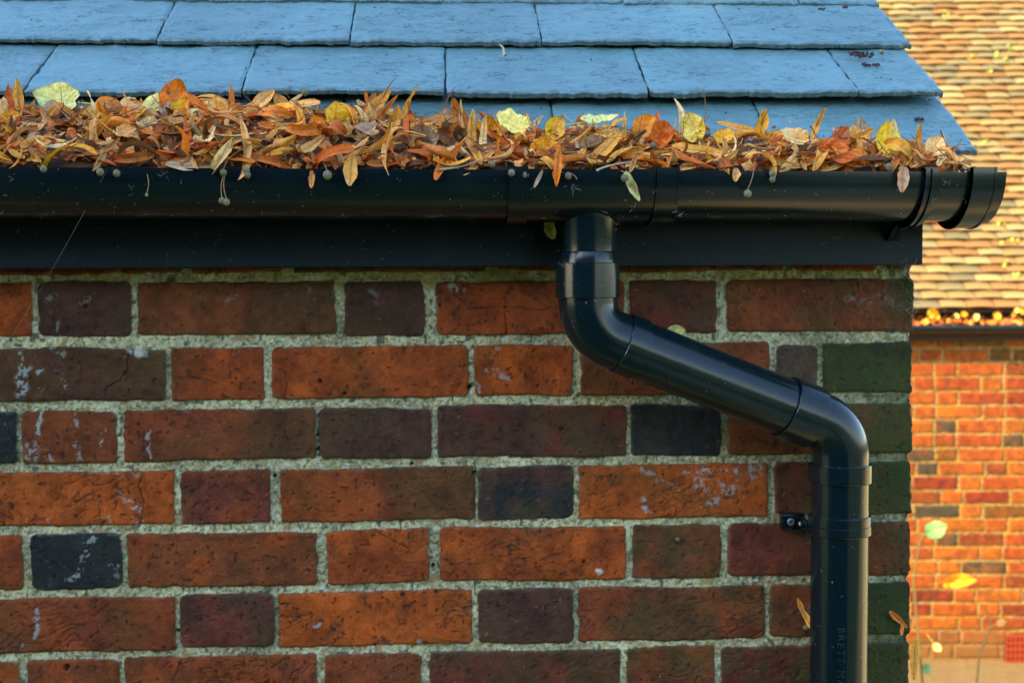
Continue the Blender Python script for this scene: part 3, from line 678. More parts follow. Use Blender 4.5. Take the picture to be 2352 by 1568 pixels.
def bract(name, pos, L, W, ang, tilt, roll, col, bend=0.6, cup=.4, twist=.3, seed=0, col2=None, stalk=0.0, parent=None):
    nu, nv = 17, 7; q = np.random.default_rng(seed + 900)
    t = np.linspace(0, 1, nu)[:, None]; v = np.linspace(-1, 1, nv)[None, :]
    w = W / 2 * np.clip(np.sin(np.pi * np.clip(t * .96 + .02, 0, 1) ** .85), 0.02, 1) ** .55
    w = w * (1 + .22 * fbm(t * 1 + v * 0, v * .3 + seed, .22, 2, seed % 37))
    th = bend * (t - .35) * 1.6 + .25 * fbm(t, t * 0, .5, 1, seed % 29)
    dt = L / (nu - 1); X = np.cumsum(np.cos(th), 0) * dt; Zc = np.cumsum(np.sin(th), 0) * dt
    X = X - X.mean(); Zc = Zc - Zc.mean()
    tw = twist * (t - .5) * 2; c_ = cup * 2.2 * v * (1 + .5 * np.sin(3 * t + seed))
    y = w * np.sin(c_) / np.where(np.abs(c_) < 1e-3, 1e-3, c_) * v * 0 + w * v * np.cos(c_ * .35); zz = w * np.abs(v) * np.sin(np.abs(c_) * .6) * np.sign(cup)
    zz = zz + .0009 * fbm(t * L, v * W, .012, 2, seed % 31)
    y2 = y * np.cos(tw) - zz * np.sin(tw); z2 = y * np.sin(tw) + zz * np.cos(tw)
    lx = X - np.sin(th) * z2; lz = Zc + np.cos(th) * z2; ly = y2 + 0 * X
    ax, ay, an = frame(ang, tilt, roll)
    P = lx[..., None] * ax + ly[..., None] * ay + lz[..., None] * an
    c1 = np.array(LC[col]) * q.uniform(.8, 1.12); c2 = np.array(LC[col2 or col]) * (.62 if not col2 else 1)
    f = sstep(-.3, .8, fbm(t * 1.0 + v * .1, v * .4, .35, 3, seed % 23)); C_ = mixc(np.broadcast_to(c1, P.shape), c2, f * .75)
    C_ = mixc(C_, c1 * .42, np.exp(-(v / .14) ** 2) * .7 * np.ones_like(t))
    vein = (np.abs(((t * 9 + np.abs(v) * 1.3) % 1) - .5) < .10) * 1.0; C_ = mixc(C_, c1 * .5, vein * .35)
    C_ = mixc(C_, np.array((.10, .05, .03)), sstep(.8, 1.1, fbm(t * L + 0 * v, v * W, .01, 2, seed % 19)) * .6)
    mb = MB(); mb.add(P, gridq(nu, nv), col=C_)
    o_ = None
    if stalk:
        mid = P[int(nu * .45), nv // 2]; S1 = stalk_pts(mid, ax * q.choice([-1, 1]) * .8 + an * .5, ay, stalk, q.uniform(-.015, .015))
        sc_ = np.array((.22, .11, .04))
        mb.tube(S1, np.linspace(.0006, .00035, 6), 5, col=sc_)
    o_ = mb.build(name, M_leaf, parent); o_.location = pos
    return o_
def broad(name, pos, R_, ang, tilt, roll, col, fold=.5, crumple=1.0, seed=0, col2=None, stalk=.03, parent=None, asp=1.0, curl=.4):
    """heart-shaped, toothed lime leaf, creased and curled"""
    nr, na = 12, 72; q = np.random.default_rng(seed + 400)
    th = np.arange(na) / na * 2 * math.pi; r = np.linspace(0.02, 1, nr)[:, None]
    prof = .80 + .20 * np.cos(th) ** 1 + .10 * np.cos(2 * th) - .22 * np.exp(-((th - math.pi) / .28) ** 2) + .16 * np.exp(-((np.minimum(th, 2 * math.pi - th)) / .20) ** 2)
    teeth = .045 * (1 - ((th * 18 / math.pi) % 1)) * (1 - np.exp(-((th - math.pi) / .5) ** 2))
    prof = prof + teeth
    prof = prof * (1 + .06 * fbm(th, th * 0, .6, 2, seed % 13))
    x = r * prof * np.cos(th) * R_; y = r * prof * np.sin(th) * R_ * .92 * asp
    zz = fold * np.abs(y) * (1 - .25 * x / R_) + curl * (x * x) / R_ - curl * .7 * y * y / R_ * math.sin(seed)
    zz = zz + crumple * R_ * (.16 * fbm(x, y, R_ * .7, 3, seed % 41) + .10 * r * fbm(th * R_ + 0 * r, r * R_, R_ * .35, 2, seed % 17))
    # quilted surface between the veins
    lat = np.abs((((x / R_ + np.abs(y) / R_ * .9) * 4.2) % 1) - .5) * 2
    zz = zz + .0012 * (lat - .5)
    x = x * (1 - .12 * abs(fold)); ax, ay, an = frame(ang, tilt, roll)
    P = x[..., None] * ax + y[..., None] * ay + zz[..., None] * an
    c1 = np.array(LC[col]) * q.uniform(.88, 1.1); c2 = np.array(LC[col2 or col]) * (.7 if not col2 else 1)
    C_ = mixc(np.broadcast_to(c1, P.shape), c2, sstep(-.35, .7, fbm(x, y, R_ * .9, 3, seed % 11)) * .8)
    vn = np.maximum(np.exp(-(y / (.035 * R_)) ** 2), (lat > .86) * .8); C_ = mixc(C_, c1 * np.array((.62, .42, .3)), vn * .6)
    C_ = mixc(C_, np.array((.16, .07, .03)), sstep(.75, 1.1, fbm(x, y, R_ * .22, 2, seed % 7)) * .65)
    C_ = mixc(C_, np.array((.2, .09, .03)), (r > .93) * .5 * np.ones_like(th))
    V = P.reshape(-1, 3); mb = MB(); mb.add(V, gridq(nr, na, wrap=True), col=C_.reshape(-1, 3))
    mb.add(V[:na], None, [(0, j, j + 1) for j in range(1, na - 1)], col=C_[0])
    if stalk:
        b = -ax * R_ * .55; mb.tube(stalk_pts(b + an * zz[nr // 2, na // 2], -ax, an, stalk, q.uniform(-.012, .012)), np.linspace(.0010, .0007, 6), 6, col=c1 * .8)
    o_ = mb.build(name, M_leaf, parent); o_.location = pos
    return o_

G_BR = 'dry lime bracts in the leaf heap'; G_LF = 'dead lime leaves in the leaf heap'; G_TW = 'thin twigs and stalks in the leaf heap'; G_FR = 'lime seed balls about the gutter'
# top outline of the heap, in frame px
TX = np.array([-900, 0, 90, 160, 300, 400, 520, 650, 760, 850, 950, 1060, 1150, 1250, 1350, 1450, 1600, 1750, 1850, 1950, 2050, 2130, 2180, 2225, 2260])
TY = np.array([262, 258, 262, 262, 258, 245, 250, 255, 262, 268, 282, 298, 306, 312, 312, 318, 322, 326, 328, 330, 335, 345, 360, 384, 388])
RIMY = GYc - RA
def heap_Y(v):          # v 0 at the front rim, 1 at the back on the slates
    return RIMY + .006 + v * (.150 - .006)
def heap_z(x, v):
    px = 1020 + x * 1990
    tz = at(1010, np.interp(px, TX, TY), RIMY + .12)[2] if np.isscalar(px) else None
    rim = gz + SLOPE * x + .002
    return rim + (tz - rim) * (math.sin(min(v, 1) * math.pi / 2) ** .8)
nX, nV = 420, 26
xs_ = np.linspace(-1.88, gx_at(2222), nX); VV = np.zeros((nX, nV, 3)); vs = np.linspace(0, 1, nV)
pxs = 1020 + xs_ * 1990; tz = np.array([at(1010, y, RIMY + .12)[2] for y in np.interp(pxs, TX, TY)])
rim = gz + SLOPE * xs_ + .001
for j, v in enumerate(vs):
    VV[:, j, 0] = xs_; VV[:, j, 1] = heap_Y(v); VV[:, j, 2] = rim - .004 + (tz - rim - .008) * (math.sin(v * math.pi / 2) ** .8)
nn = fbm(VV[..., 0], VV[..., 1] * 1.5, .03, 4, 201); VV[..., 2] += .0045 * nn; VV[..., 1] += .004 * fbm(VV[..., 0], VV[..., 1], .02, 3, 203)
VV[:, 0, 2] = rim - .012; VV[:, 0, 1] = RIMY + .004
Cc = mixc(np.broadcast_to(np.array((.045, .022, .010)), VV.shape), (.12, .05, .018), sstep(-.3, .6, fbm(VV[..., 0], VV[..., 1], .012, 3, 205)))
lit = MB(); lit.add(VV, gridq(nX, nV)[:, ::-1], col=Cc)
def heap_point(x, v, up=0.0):
    z = heap_z(x, v); y = heap_Y(v); return np.array([x, y - up * .75, z + up * .65])
q = np.random.default_rng(77)
names = list(LC.keys())
CH = ['orange', 'amber', 'tan', 'orange', 'tan', 'amber', 'tan', 'orange', 'brown', 'cream', 'rust', 'gold', 'amber', 'cream']
XL = gx_at(-90); XR = gx_at(2215)
def frag(mb, p, s, col, qq):
    ax, ay, an = frame(qq.uniform(0, 360), qq.uniform(0, 80), qq.uniform(-50, 50)); n = 4
    t = np.linspace(-1, 1, n); Xg, Yg = np.meshgrid(t, t, indexing='ij'); hh = qq.uniform(-.6, .6) * Xg ** 2 + qq.uniform(-.5, .5) * Yg * Xg + qq.uniform(-.4, .4) * Yg ** 2
    w = 1 + .3 * (qq.random((n, n)) - .5); asp = qq.uniform(.25, .8)
    P = p + s * (Xg * w)[..., None] * ax + s * asp * (Yg * w)[..., None] * ay + s * .6 * hh[..., None] * an
    mb.add(P, gridq(n, n), col=np.array(LC[col]) * qq.uniform(.6, 1.1) * (1 + .25 * (qq.random((n * n, 1)) - .5)))
for k in range(2600):
    x = q.uniform(XL, XR) if k % 6 else q.uniform(-1.85, XL); v = q.random() ** 1.3
    frag(lit, heap_point(x, v, q.uniform(-.002, .007)), q.uniform(.003, .0075), ['brown', 'dark', 'rust', 'brown', 'tan', 'dark'][q.integers(0, 6)], q)  # mulch bits coloured dark so gaps between whole leaves read as shade
for k in range(620):
    x = q.uniform(XL, XR); v = q.random() ** 1.2; L_ = q.uniform(.010, .020); w_ = q.uniform(.002, .0045); ax, ay, an = frame(q.normal(0, 40), q.uniform(0, 70), q.uniform(-60, 60)); b = q.uniform(-1.3, 1.3)
    t = np.linspace(-1, 1, 7)[:, None]; vv = np.linspace(-1, 1, 3)[None, :]; ww = w_ * np.sqrt(np.clip(1.02 - t * t, 0, 1))
    P = heap_point(x, v, q.uniform(.001, .009)) + (L_ * t * np.cos(b * t * .5))[..., None] * ax + (ww * vv)[..., None] * ay + (L_ * b * .45 * t * t + ww * np.abs(vv) * .7)[..., None] * an
    lit.add(P, gridq(7, 3), col=np.array(LC[['brown', 'tan', 'rust', 'dark', 'orange', 'amber', 'tan', 'amber'][q.integers(0, 8)]]) * q.uniform(.55, 1.0) * (1 - .35 * (np.abs(vv) < .1) + 0 * t)[..., None])
for k in range(520):
    x = q.uniform(XL, XR); v = q.random() ** 1.1; p = heap_point(x, v, q.uniform(0, .009)); a = q.uniform(0, math.pi * 2)
    d = np.array([math.cos(a), q.uniform(-.3, .3), math.sin(a) * .5]); L_ = q.uniform(.012, .04); b = q.uniform(-.006, .006)
    t = np.linspace(-.5, .5, 5)[:, None]
    lit.tube(p + d * L_ * t + np.array([0, -.5, 1]) * b * (1 - 4 * t * t), q.uniform(.0003, .0006), 4, col=np.array((.26, .13, .06)) * q.uniform(.4, 1.2))
lo = lit.build('leaf_litter', M_leaf); tag(lo, 'fine brown mulch of broken leaves and stalks filling the gutter under the whole leaves', 'leaf litter', kind='stuff')

CN = dict(orange='orange', amber='amber', tan='tan', brown='brown', rust='rust-red', dark='dark brown', grey='greyish', yellow='yellow', pale='pale yellow', green='pale green', cream='cream', gold='golden', purple='purplish brown')
def where(x):
    px = 1020 + x * 1990
    return ('at the far left' if px < 300 else 'left of the seed balls' if px < 520 else 'right of the seed balls' if px < 850 else 'left of the outlet' if px < 1140
            else 'above the gutter outlet' if px < 1560 else 'right of the outlet' if px < 1850 else 'near the gutter bracket' if px < 2110 else 'beside the stop end')
nb = 0
# generic bracts, most of them lying along the heap
for k in range(225):
    x = q.uniform(XL, XR); v = q.random() ** 1.1
    if k < 30: v = q.uniform(0, .12)
    erect = q.random() < .18
    ang = q.normal(0, 28) + (180 if q.random() < .5 else 0) if not erect else q.uniform(45, 135)
    L_ = q.uniform(.046, .082) * (.82 if x > .15 else 1.0); W_ = q.uniform(.0085, .0140)
    up = q.uniform(.004, .014); p = heap_point(x, v, up)
    if x > XR - .05: up = .003; L_ *= .8
    c = CH[q.integers(0, len(CH))]; 
    if v < .3 and q.random() < .35: c = ['brown', 'dark', 'rust', 'tan'][q.integers(0, 4)]  # darker palette low in front stands in for shade inside the heap
    o_ = bract('lime_bract', p, L_, W_, ang, q.uniform(5, 65), q.uniform(-55, 55), c, q.uniform(.3, 2.3) * q.choice([-1, 1]), q.uniform(.2, 1.2) * q.choice([-1, 1]), q.uniform(-1.7, 1.7), 1000 + k, stalk=(q.uniform(.015, .035) if q.random() < .3 else 0))
    pos = 'standing up in the heap ' if erect else ('low against the rim ' if v < .25 else 'near the heap top ' if v > .65 else 'lying in the heap ')
    tag(o_, f'{CN[c]} dry lime bract {pos}{where(x)}', 'lime bract', G_BR)
for k in range(72):
    x = q.uniform(XL, XR - .01); v = q.random() ** .85
    R_ = q.uniform(.013, .023); c = ['orange', 'amber', 'tan', 'tan', 'brown', 'amber', 'gold', 'cream', 'grey', 'rust'][q.integers(0, 10)]
    p = heap_point(x, v, q.uniform(.003, .010))
    o_ = broad('lime_leaf', p, R_, q.uniform(0, 360), q.uniform(5, 60), q.uniform(-40, 40), c, q.uniform(.1, 1.1) * q.choice([-1, 1]), q.uniform(.7, 1.6), 3000 + k, stalk=q.uniform(.01, .03), curl=q.uniform(-.9, .9), asp=q.uniform(.6, 1))
    pos = 'low by the rim ' if v < .25 else 'on top of the heap ' if v > .65 else 'part-buried in the heap '
    tag(o_, f'{CN[c]} crumpled dead leaf {pos}{where(x)}', 'dead leaf', G_LF)
for k in range(60):
    x = q.uniform(XL, XR); v = q.random(); p = heap_point(x, v, q.uniform(.008, .016)); a = math.radians(q.normal(20, 45) + (180 if q.random() < .5 else 0))
    L_ = q.uniform(.03, .065); d = np.array([math.cos(a), q.uniform(-.2, .2), abs(math.sin(a)) * .8]); t = np.linspace(-.5, .5, 8)[:, None]; mb = MB()
    cl = np.array([(.30, .14, .05), (.16, .06, .035), (.40, .26, .12)][q.integers(0, 3)])
    mb.tube(d * L_ * t + np.array([.2, -.3, 1]) * q.uniform(-.009, .009) * (1 - 4 * t * t), np.linspace(.0009, .0005, 8) * q.uniform(.6, 1.1), 6, col=cl)
    o_ = mb.build('leaf_stalk', M_plain); o_.location = p; tag(o_, f'thin bare stalk across the leaf heap {where(x)}', 'stalk', G_TW)

# the leaves one can pick out in the photograph:  px, py, Y, R, ang, tilt, roll, colour, second colour, label
def onheap(px, py, dy=-.004):
    """on the front face of the heap as seen at px,py"""
    Y = RIMY + .015 + np.clip((390 - py) / 150, -.1, 1) * .10
    return at(px, py, Y + dy)
HB = [(150, 232, .027, 170, 40, -20, 'green', 'pale', .15, .6, 'pale green toothed leaf lying on the heap under the lowest left slate', .02),
      (395, 245, .025, 80, 15, 25, 'orange', 'rust', .5, 1.3, 'large bright orange crumpled leaf standing highest on the left of the heap', .02),
      (432, 268, .020, 100, 10, -35, 'gold', 'yellow', .8, 1.2, 'golden yellow leaf edge-on just right of the tallest orange leaf', 0),
      (345, 250, .016, 60, 30, 0, 'pale', 'green', .3, .8, 'small pale yellow leaf half hidden behind the tallest orange leaf', 0),
      (770, 285, .021, 95, 10, 30, 'yellow', 'gold', .8, 1.1, 'bright yellow folded leaf upright left of the white curled bract', .015),
      (625, 262, .021, 10, 45, 0, 'gold', 'pale', .3, .9, 'golden leaf with a pale patch, flat on the heap beneath a long tan bract', .02),
      (735, 300, .014, 120, 20, 0, 'orange', 'gold', .5, 1, 'small orange leaf touching the bright yellow folded leaf', 0),
      (1188, 295, .022, 150, 35, 10, 'pale', 'yellow', .35, 1.3, 'lemon-yellow crinkled leaf on top of the heap left of the outlet', 0),
      (1268, 305, .017, 60, 20, 15, 'yellow', 'amber', .5, 1, 'yellow leaf right beside the lemon crinkled one', 0),
      (1362, 282, .024, 5, 62, -8, 'green', 'pale', .2, .6, 'pale green leaf lying flat with its stalk pointing left over the outlet', .035),
      (1598, 302, .020, 110, 5, -25, 'pale', 'yellow', .6, .8, 'pale yellow folded leaf with a bract across it, right of the outlet', .02),
      (2043, 338, .023, 100, 8, 10, 'yellow', 'pale', .12, .5, 'clear yellow rounded leaf with dark veins near the gutter bracket', .0),
      (2140, 352, .018, 60, 25, 10, 'cream', 'tan', .6, .9, 'cream curled leaf between the yellow rounded leaf and the stop end', 0),
      (1655, 318, .014, 20, 30, 0, 'gold', 'yellow', .5, 1, 'small golden leaf lying behind the stalks right of the folded pale leaf', 0),
      (1835, 318, .019, 170, 40, 0, 'cream', 'amber', .3, .9, 'cream leaf flat on the low middle of the right-hand heap', .02),
      (1470, 300, .018, 40, 30, 10, 'gold', 'orange', .5, 1.2, 'glowing orange leaf curled at the top of the heap above the outlet', 0),
      (1515, 320, .018, 75, 10, 0, 'rust', 'orange', .7, 1.4, 'rust-red crumpled leaf standing just left of the folded pale leaf', 0),
      (960, 330, .021, 20, 25, 20, 'grey', 'dark', 1.0, 1.4, 'grey-brown curled-up leaf in the middle of the left heap', .0),
      (1050, 320, .019, 160, 30, -20, 'dark', 'grey', .9, 1.5, 'dark shrivelled leaf with a grey bloom right of the grey curled one', 0),
      (1240, 345, .018, 15, 10, 0, 'gold', 'orange', .4, 1.2, 'glowing orange ragged leaf low over the outlet joint', 0),
      (500, 268, .018, 100, 10, 20, 'tan', 'amber', .6, .9, 'tan toothed leaf hanging point-down right of the golden one', 0),
      (1925, 325, .015, 60, 15, 0, 'purple', 'rust', .5, 1.2, 'purplish red leaf scrap below a pointed amber bract', 0),
      (1900, 345, .018, 0, 15, 0, 'rust', 'orange', .5, 1.1, 'rusty orange leaf spread on the face of the right heap', 0),
      (300, 270, .017, 20, 15, 0, 'orange', 'amber', .6, 1.1, 'orange creased leaf right of the brown spoon-shaped bract', 0)]
for k, (px, py, R_, ang, tl, rl, c, c2, fo, cr, lb, stk) in enumerate(HB):
    o_ = broad('lime_leaf', onheap(px, py, -.016), R_, ang, tl, rl, c, fo, cr, 5000 + k * 7, col2=c2, stalk=stk, curl=.25)
    tag(o_, lb, 'dead leaf')
# bracts one can pick out: px, py, Lpx, Wpx, ang, tilt, roll, colour, c2, bend, label, dy(extra towards viewer)
HR = [(42, 225, 90, 24, 97, 8, 20, 'amber', 'tan', .5, 'narrow amber bract pointing straight up at the far left edge', 0),
      (862, 245, 110, 26, 52, 10, 15, 'amber', 'orange', -.4, 'slim amber bract leaning right like a spear above the left heap', 0),
      (888, 250, 85, 14, 70, 10, 40, 'orange', 'tan', .9, 'thin curved orange bract just right of the leaning spear-like one', 0),
      (830, 262, 75, 15, 105, 10, 30, 'cream', 'tan', -.8, 'cream narrow bract arching upward left of the leaning spear-like one', 0),
      (1750, 284, 70, 27, 82, 5, 0, 'gold', 'amber', .15, 'upright golden spoon-shaped bract against the lowest slates', 0),
      (806, 392, 68, 30, 266, 5, 0, 'amber', 'grey', .2, 'amber bract hanging over the gutter rim with a grey tip', -.028),
      (1281, 385, 82, 20, 264, 5, 10, 'orange', 'tan', .15, 'long pointed orange bract hanging over the rim by the outlet socket', -.028),
      (2073, 412, 58, 27, 264, 4, 0, 'grey', 'orange', .1, 'bract hanging beside the gutter bracket, silvery above and orange at its tip', -.026),
      (822, 322, 120, 20, 308, 15, 40, 'cream', 'grey', 1.3, 'whitish curled bract curving down in the middle of the left heap', -.012),
      (520, 348, 95, 26, 78, 5, 0, 'amber', 'brown', .3, 'tan bract standing on the rim above the hanging pair of seed balls', -.014),
      (1690, 402, 32, 20, 265, 5, 0, 'tan', 'purple', .4, 'small pinkish tan bract hanging over the rim right of the outlet', -.026),
      (716, 412, 40, 14, 270, 5, 0, 'brown', 'tan', .2, 'ragged brown scrap of bract hanging below the rim', -.024),
      (235, 275, 80, 27, 100, 8, 0, 'orange', 'amber', .3, 'brown spoon-shaped bract upright among the left-hand leaves', -.010),
      (170, 275, 150, 22, 318, 20, 30, 'tan', 'amber', .9, 'long tan bract sloping down to the right on the left heap', -.012),
      (180, 345, 120, 42, 330, 15, -20, 'amber', 'tan', .8, 'broad amber bract with fine ribs low on the left heap', -.014),
      (60, 295, 130, 34, 345, 35, 0, 'tan', 'amber', .7, 'wide tan bract bowed over at the far left of the heap', -.01),
      (430, 337, 135, 30, 4, 20, 0, 'amber', 'tan', .25, 'long ribbed amber bract lying level in the lower left heap', -.014),
      (650, 297, 150, 26, 5, 35, 10, 'tan', 'amber', .3, 'very long tan bract lying level with its tip turned up at right', -.010),
      (690, 240, 100, 26, 350, 45, 0, 'tan', 'orange', .5, 'tan bract lying along the very top of the left heap', 0),
      (600, 232, 80, 30, 40, 20, 10, 'tan', 'cream', .3, 'cream-brown bract rising to the right over the golden leaf', -.006),
      (445, 378, 120, 24, 5, 20, 0, 'grey', 'cream', .5, 'greyish bract arched along the gutter rim left of the seed balls', -.016),
      (640, 375, 95, 26, 350, 20, 10, 'rust', 'brown', -.9, 'reddish brown arched bract on the rim right of the seed balls', -.014),
      (1085, 310, 120, 22, 100, 10, 20, 'amber', 'cream', .6, 'amber bract arching over and down left of the lemon leaf', -.012),
      (1058, 262, 70, 11, 95, 10, 20, 'tan', 'amber', .4, 'very thin tan bract pointing straight up left of the lemon leaf', 0),
      (1110, 320, 110, 20, 85, 10, 0, 'cream', 'amber', .8, 'pale curved bract beside the amber arching one', -.014),
      (1382, 350, 140, 30, 48, 20, 10, 'amber', 'tan', -.3, 'wide amber bract rising to the right over the outlet', -.012),
      (1433, 290, 70, 12, 92, 5, 30, 'amber', 'tan', .2, 'needle-thin amber bract standing before the pale green leaf', -.01),
      (1560, 270, 110, 16, 93, 5, 15, 'cream', 'amber', -.5, 'tall cream bract standing across the folded pale yellow leaf', -.012),
      (1605, 345, 125, 26, 355, 25, 0, 'amber', 'tan', .3, 'long amber bract lying level on the face of the heap right of the outlet', -.014),
      (1690, 292, 90, 18, 345, 30, 0, 'amber', 'tan', .2, 'slender amber bract reaching left towards the slates', -.004),
      (1878, 285, 85, 15, 68, 5, 10, 'amber', 'orange', .3, 'pointed amber bract rising above the right heap', 0),
      (1965, 318, 95, 20, 28, 15, 10, 'amber', 'orange', .2, 'amber bract sloping up to the right above the right heap', 0),
      (2055, 300, 55, 18, 95, 5, 0, 'cream', 'amber', .3, 'cream tip of a bract rising behind the yellow rounded leaf', .004),
      (2110, 325, 95, 22, 110, 8, 20, 'amber', 'tan', .9, 'curled tan bract standing right of the yellow rounded leaf', -.006),
      (2168, 345, 80, 14, 95, 8, 0, 'tan', 'amber', .2, 'thin tan bract standing nearest the stop end', -.006),
      (2195, 365, 70, 10, 128, 8, 0, 'cream', 'tan', -.4, 'cream sliver of bract leaning left beside the stop end', -.004),
      (1505, 285, 60, 14, 80, 5, 0, 'orange', 'rust', .4, 'short orange bract upright behind the rust-red crumpled leaf', 0),
      (1100, 375, 90, 14, 40, 15, 0, 'tan', 'cream', .2, 'tan sliver of bract sloping up from the rim', -.014)]
for k, (px, py, Lp, Wp, ang, tl, rl, c, c2, bd, lb, dy) in enumerate(HR):
    o_ = bract('lime_bract', onheap(px, py, -.012 + dy * .6) if dy > -.02 else at(px, py, RIMY - .006), Lp / 2000., Wp / 2000., ang, tl, rl, c, bd, .35, .25, 7000 + k * 3, col2=c2, stalk=.025 if dy == 0 else 0)
    tag(o_, lb, 'lime bract')
# tips: fine dark stalks rising above the heap
for k, (xa, ya, xb, yb, lb) in enumerate([(880, 225, 910, 180, 'dark curved stalk at the tip of the leaning amber bract'), (1614, 300, 1614, 205, 'straight thin stalk standing highest above the right heap'),
        (1020, 265, 1045, 200, 'hair-thin stalk curving up right of the leaning bract'), (1290, 262, 1350, 300, 'pale stalk running to the flat pale green leaf'), (1000, 390, 1105, 366, 'pale green twig resting on the rim left of the outlet'),
        (1370, 392, 1450, 372, 'pale grey twig lying on the rim above the outlet'), (1860, 290, 1880, 330, 'dark stalk leaning in the right heap'), (1895, 335, 1945, 300, 'dark stalk crossing the purplish scrap'),
        (2000, 325, 2045, 300, 'thin brown stalk left of the yellow rounded leaf'), (2160, 300, 2200, 385, 'dark thin stalk leaning on the stop-end leaves'), (1440, 335, 1530, 300, 'long dark stalk reaching up over the grey leaf')]):
    Yk = RIMY + .012 + np.clip((390 - (ya + yb) / 2) / 150, -.1, 1) * .10 - (.016 if k not in (4, 5) else .022)
    A = at(xa, ya, Yk); B = at(xb, yb, Yk + .004); t = np.linspace(0, 1, 8)[:, None]; M_ = (A + B) / 2; mb = MB()
    mb.tube(A + (B - A) * t + np.array([.004 * math.sin(k * 2.1), 0, .003 * math.cos(k)]) * (1 - (2 * t - 1) ** 2) - M_, np.linspace(.0009, .0004, 8) * (1.5 if k in (4, 5, 3) else 1), 6,
            col=(.36, .36, .26) if k in (3, 4, 5) else (.17, .08, .04))
    o_ = mb.build('leaf_stalk', M_plain); o_.location = M_; tag(o_, lb, 'stalk')
# lime seed balls
def seedball(px, py, Y, r=.0040, stalk=None, lb=None, group=None):
    p = at(px, py, Y); mb = MB(); cl = np.array((.15, .145, .085)) * q.uniform(.8, 1.15)
    t_ = thing('seed_ball', lb, 'seed ball', p, 0, group)
    mb.ball((0, 0, 0), r, 12, col=cl, jit=.06, sz=1.06); mb.ball((0, 0, -r * 1.02), r * .16, 6, col=cl * .5); mb.build('fruit', M_plain, t_)
    if stalk:
        A = np.array([0, 0, r]); B = at(stalk[0], stalk[1], stalk[2]) - p; t = np.linspace(0, 1, 9)[:, None]; mb = MB()
        mb.tube(A + (B - A) * t + np.array([.002, -.001, 0]) * np.sin(t * math.pi) * (1 if px % 2 else -1), .00045, 6, col=(.33, .20, .10)); mb.build('stalk', M_plain, t_)
    return t_
FYr = RIMY - .008
seedball(513, 396, FYr, .0038, (520, 352, FYr), 'upper seed ball hanging over the rim on a stalk, with a pair dangling below it')
seedball(510, 461, FYr, .0036, (514, 402, FYr), 'left one of the dangling pair of seed balls, lowest on the gutter')
seedball(520, 464, FYr - .001, .0038, (516, 402, FYr), 'right one of the dangling pair of seed balls, lowest on the gutter')
seedball(566, 391, FYr, .0035, (580, 378, FYr), 'upper of two touching seed balls at the rim, right of the dangling pair')
seedball(568, 402, FYr - .001, .0038, (572, 388, FYr + .004), 'lower of two touching seed balls at the rim, right of the dangling pair')
seedball(752, 402, FYr, .0048, (742, 350, FYr + .008), 'large single seed ball hanging on its stalk below the bright yellow folded leaf')
seedball(1717, 445, FYr, .0043, (1732, 370, FYr + .006), 'single seed ball hanging low on a long bent stalk right of the outlet')
seedball(1774, 398, FYr, .0038, (1795, 372, FYr + .006), 'upper of two seed balls one above the other on the right length of gutter')
seedball(1774, 412, FYr, .0033, (1776, 404, FYr), 'lower of two seed balls one above the other on the right length of gutter')
seedball(1435, 409, FYr, .0042, (1425, 392, FYr), 'seed ball against the rim with a dull green bract behind it')
seedball(337, 448, FYr, .0018, (338, 400, FYr), 'tiny seed bud on a hair-thin stalk below the rim on the left')
seedball(100, 388, FYr, .0036, (95, 372, FYr), 'seed ball on the rim at the far left')
seedball(2042, 384, RIMY + .0, .0045, None, 'seed ball sitting on the rim under the yellow rounded leaf')
seedball(1305, 404, RIMY - .004, .0040, (1325, 412, FYr), 'dull green seed ball on the rim beside the outlet socket band')
seedball(1207, 402, RIMY - .002, .0040, None, 'seed ball resting on the rim left of the outlet socket band')
for k, (px, py) in enumerate([(115, 366), (363, 372), (385, 213), (700, 213), (268, 398), (915, 322), (1055, 315), (1610, 300), (1625, 308), (1500, 335), (1870, 375), (230, 395), (1130, 378), (1175, 397)]):
    seedball(px, py, onheap(px, py, -.020)[1] if py < 395 else FYr, q.uniform(.0034, .0042), None, 'small dull green-brown seed ball half sunk among the dry leaves in the gutter', G_FR)
# leaves stuck elsewhere
o_ = bract('lime_bract', at(1264, 528, FY - .003), 48 / 1960., 26 / 1960., 290, 0, 0, 'green', .1, .1, .1, 8801); tag(o_, 'dull green leaf stuck flat on the black fascia beside the outlet pipe', 'lime bract')
for v_ in (o_,):
    a_ = v_.data.color_attributes['tint']
o_ = broad('lime_leaf', at(1545, 762, -.006), .0115, 0, 12, 0, 'green', .2, .8, 8802, stalk=0); tag(o_, 'small pale leaf caught between the sloping pipe and the wall', 'dead leaf')
o_ = bract('lime_bract', at(2062, 1420, -.008), 62 / 1890., 15 / 1890., 318, 5, 10, 'brown', .4, .3, .2, 8803, col2='orange'); tag(o_, 'brown twisted bract clinging to the green brick at the wall corner', 'lime bract')
o_ = bract('lime_bract', at(2072, 1442, -.009), 34 / 1890., 9 / 1890., 262, 5, 10, 'orange', .4, .3, .2, 8804, col2='amber'); tag(o_, 'small orange scrap hanging under the brown twisted bract at the wall corner', 'lime bract')
o_ = bract('lime_bract', at(1848, 1410, -.010), 82 / 1890., 16 / 1890., 292, 5, 0, 'amber', .3, .3, .2, 8805, col2='brown'); tag(o_, 'amber bract wedged behind the left edge of the downpipe', 'lime bract')
o_ = bract('lime_bract', at(2100, 1515, .02), 95 / 1850., 20 / 1850., 266, 5, 20, 'amber', .3, .3, .3, 8806, col2='gold'); tag(o_, 'sunny yellow-orange bract hanging at the foot of the wall corner', 'lime bract')
